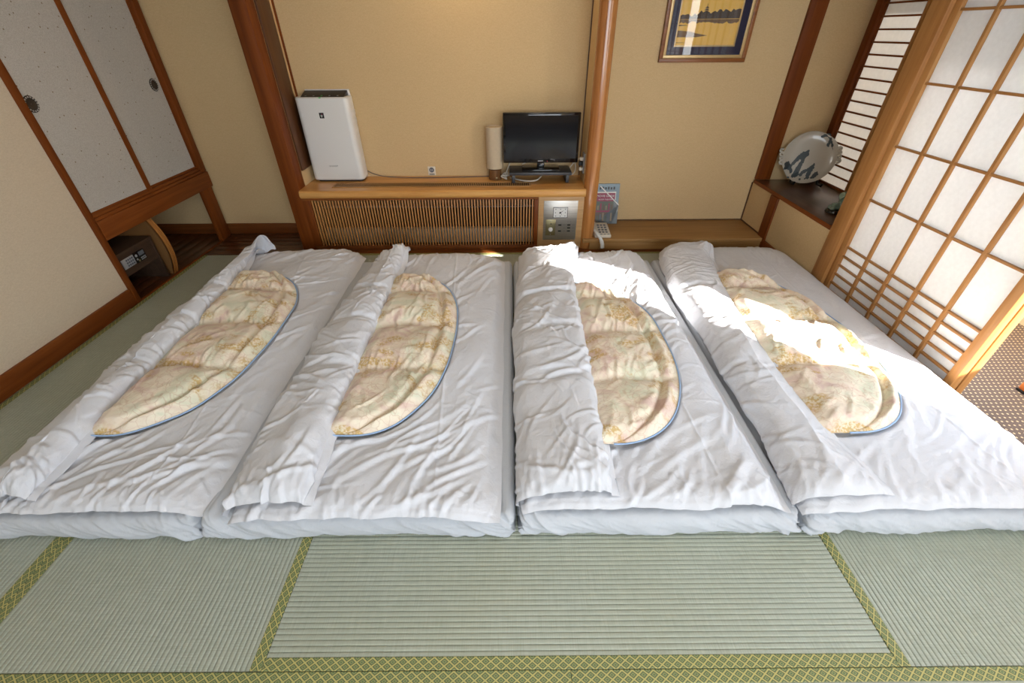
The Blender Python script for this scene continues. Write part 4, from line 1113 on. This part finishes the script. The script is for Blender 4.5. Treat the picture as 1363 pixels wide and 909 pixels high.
    o2 = grid_object('folded_flap', V, WHITE, t)
    # quilted panel in the opening
    def lz(x, y):
        g_ = rnd01(y-y0+.004, .07)*rnd01(y1-y+.004, .16)
        xm_ = .5*(xR+np.interp(y, fxI[:, 0], fxI[:, 1]))
        return ZB+.005+tl0*g_+(.004+rb*(.2+.8*smooth01((x-xm_)/(xR-.15-xm_))))*g_+low(x, y)*(.35+.65*g_)+.006
    m1, m2 = 150, 90
    th_ = np.linspace(-1, 1, m1); yb = ocy+ob*np.sin(th_*PI/2)
    xr = ocx+oa*np.clip(1-np.abs((yb-ocy)/ob)**on, 0, None)**(1/on)
    xl = np.interp(yb, yy, XI)-.045
    xl = np.minimum(xl, xr-.002)
    U = np.linspace(0, 1, m2)
    QX = xl[:, None]+(xr-xl)[:, None]*U[None, :]; QY = yb[:, None]+0*QX
    dxr = (xr[:, None]-QX); dyb = np.minimum(QY-(ocy-ob), ocy+ob-QY)
    edge = smooth01(np.minimum(dxr, dyb)/.06)
    ds = np.min([np.abs(QY-s_-.012*gnoise(QX*6, QX*0, 120+i)) for s_ in seams], axis=0)
    dv_ = np.abs(dxr-.085-.01*gnoise(QY*5, QY*0, 121+i))
    puff = (1-np.exp(-(ds/.05)**.9))*(1-.75*np.exp(-(dv_/.018)**1.4))
    Z = lz(QX, QY)+.002*edge+(.052*puff)*edge*smooth01((QX-xl[:, None]+.02)/.10)
    r = random.Random(300+i); ql = []
    for _ in range(60):
        s_ = r.choice(seams); ql.append((r.uniform(xl.min(), xr.max()), s_+r.uniform(-.02, .10), PI/2+r.gauss(0, .35), r.uniform(.03, .10), r.uniform(.006, .011), r.uniform(.003, .008), r.uniform(-4, 4)))
    for _ in range(60):
        ql.append((r.uniform(xl.min(), xr.max()), r.uniform(ocy-ob, ocy+ob), r.uniform(0, PI), r.uniform(.04, .14), r.uniform(.007, .014), r.uniform(.003, .009), r.uniform(-4, 4)))
    Z += (crease_field(QX, QY, ql)+.004*fbm(QX*9, QY*9, 130+i, 3))*edge
    grid_object('quilted_panel', np.stack([QX, QY, Z], -1), QUILT, t)
    pts = [(float(a), float(b), float(lz(np.array(a), np.array(b)))+.001) for a, b in zip(xr, yb) if a > np.interp(b, yy, XI)-.04]
    mbp = MB().tube(pts, .0036, 6)
    pp = obj('blue_piping', mbp, BLUE, t, smooth=1.2)
    return t
f = 1.04
sc_ = lambda L: [(y*f, x*f) for y, x in L]
make_duvet(0, -1.085, sc_([(.8, -1.83), (1.13, -1.85), (1.6, -1.88), (2.33, -1.885), (2.7, -1.88), (3.1, -1.87)]), sc_([(.8, -1.60), (1.13, -1.615), (1.49, -1.63), (2.1, -1.66), (2.45, -1.70), (2.7, -1.75), (2.95, -1.79)]),
           .872, 3.09, (-1.70, 1.90, .435, .71, 2.4), 'leftmost white duvet, folded toward the closet wall, shaded floral panel', [], (-1.80, 2.96, .085, .05), peak=.1)
make_duvet(1, -.042, sc_([(.8, -.965), (1.2, -1.0), (1.84, -1.005), (2.32, -.965), (3.0, -.90)]), sc_([(.8, -.664), (1.16, -.677), (1.77, -.684), (2.4, -.692), (2.75, -.705), (3.0, -.735)]),
           .838, 3.0, (-.72, 1.87, .42, .69, 2.6), 'second duvet from the left, lying in shade before the slat grille', [], (-.735, 2.93, .06, .07), peak=.1)
make_duvet(2, .982, sc_([(.77, .018), (1.47, .006), (2.0, .015), (2.62, .04), (3.0, .07)]), sc_([(.8, .356), (1.465, .382), (2.0, .398), (2.3, .408), (2.7, .45), (3.0, .495)]),
           .868, 3.02, (.40, 1.78, .39, .65, 2.4), 'third duvet from the left, its far end struck by sunlight before the pillar', [], (.49, 2.95, .05, .08), rb=.032)
make_duvet(3, 2.085, sc_([(.8, .955), (.95, .97), (1.69, .995), (2.3, .98), (2.72, 1.02), (3.0, 1.10)]), sc_([(.8, 1.29), (.95, 1.265), (1.1, 1.245), (1.46, 1.24), (1.9, 1.265), (2.29, 1.31), (2.7, 1.385), (3.0, 1.45)]),
           .858, 3.10, (1.36, 1.89, .45, .71, 2.4), 'rightmost white duvet with sunlit floral panel beside the paper door', [], (1.45, 2.95, .05, .07), T=.060, wr=.5, lowamp=.7, peak=1.0)
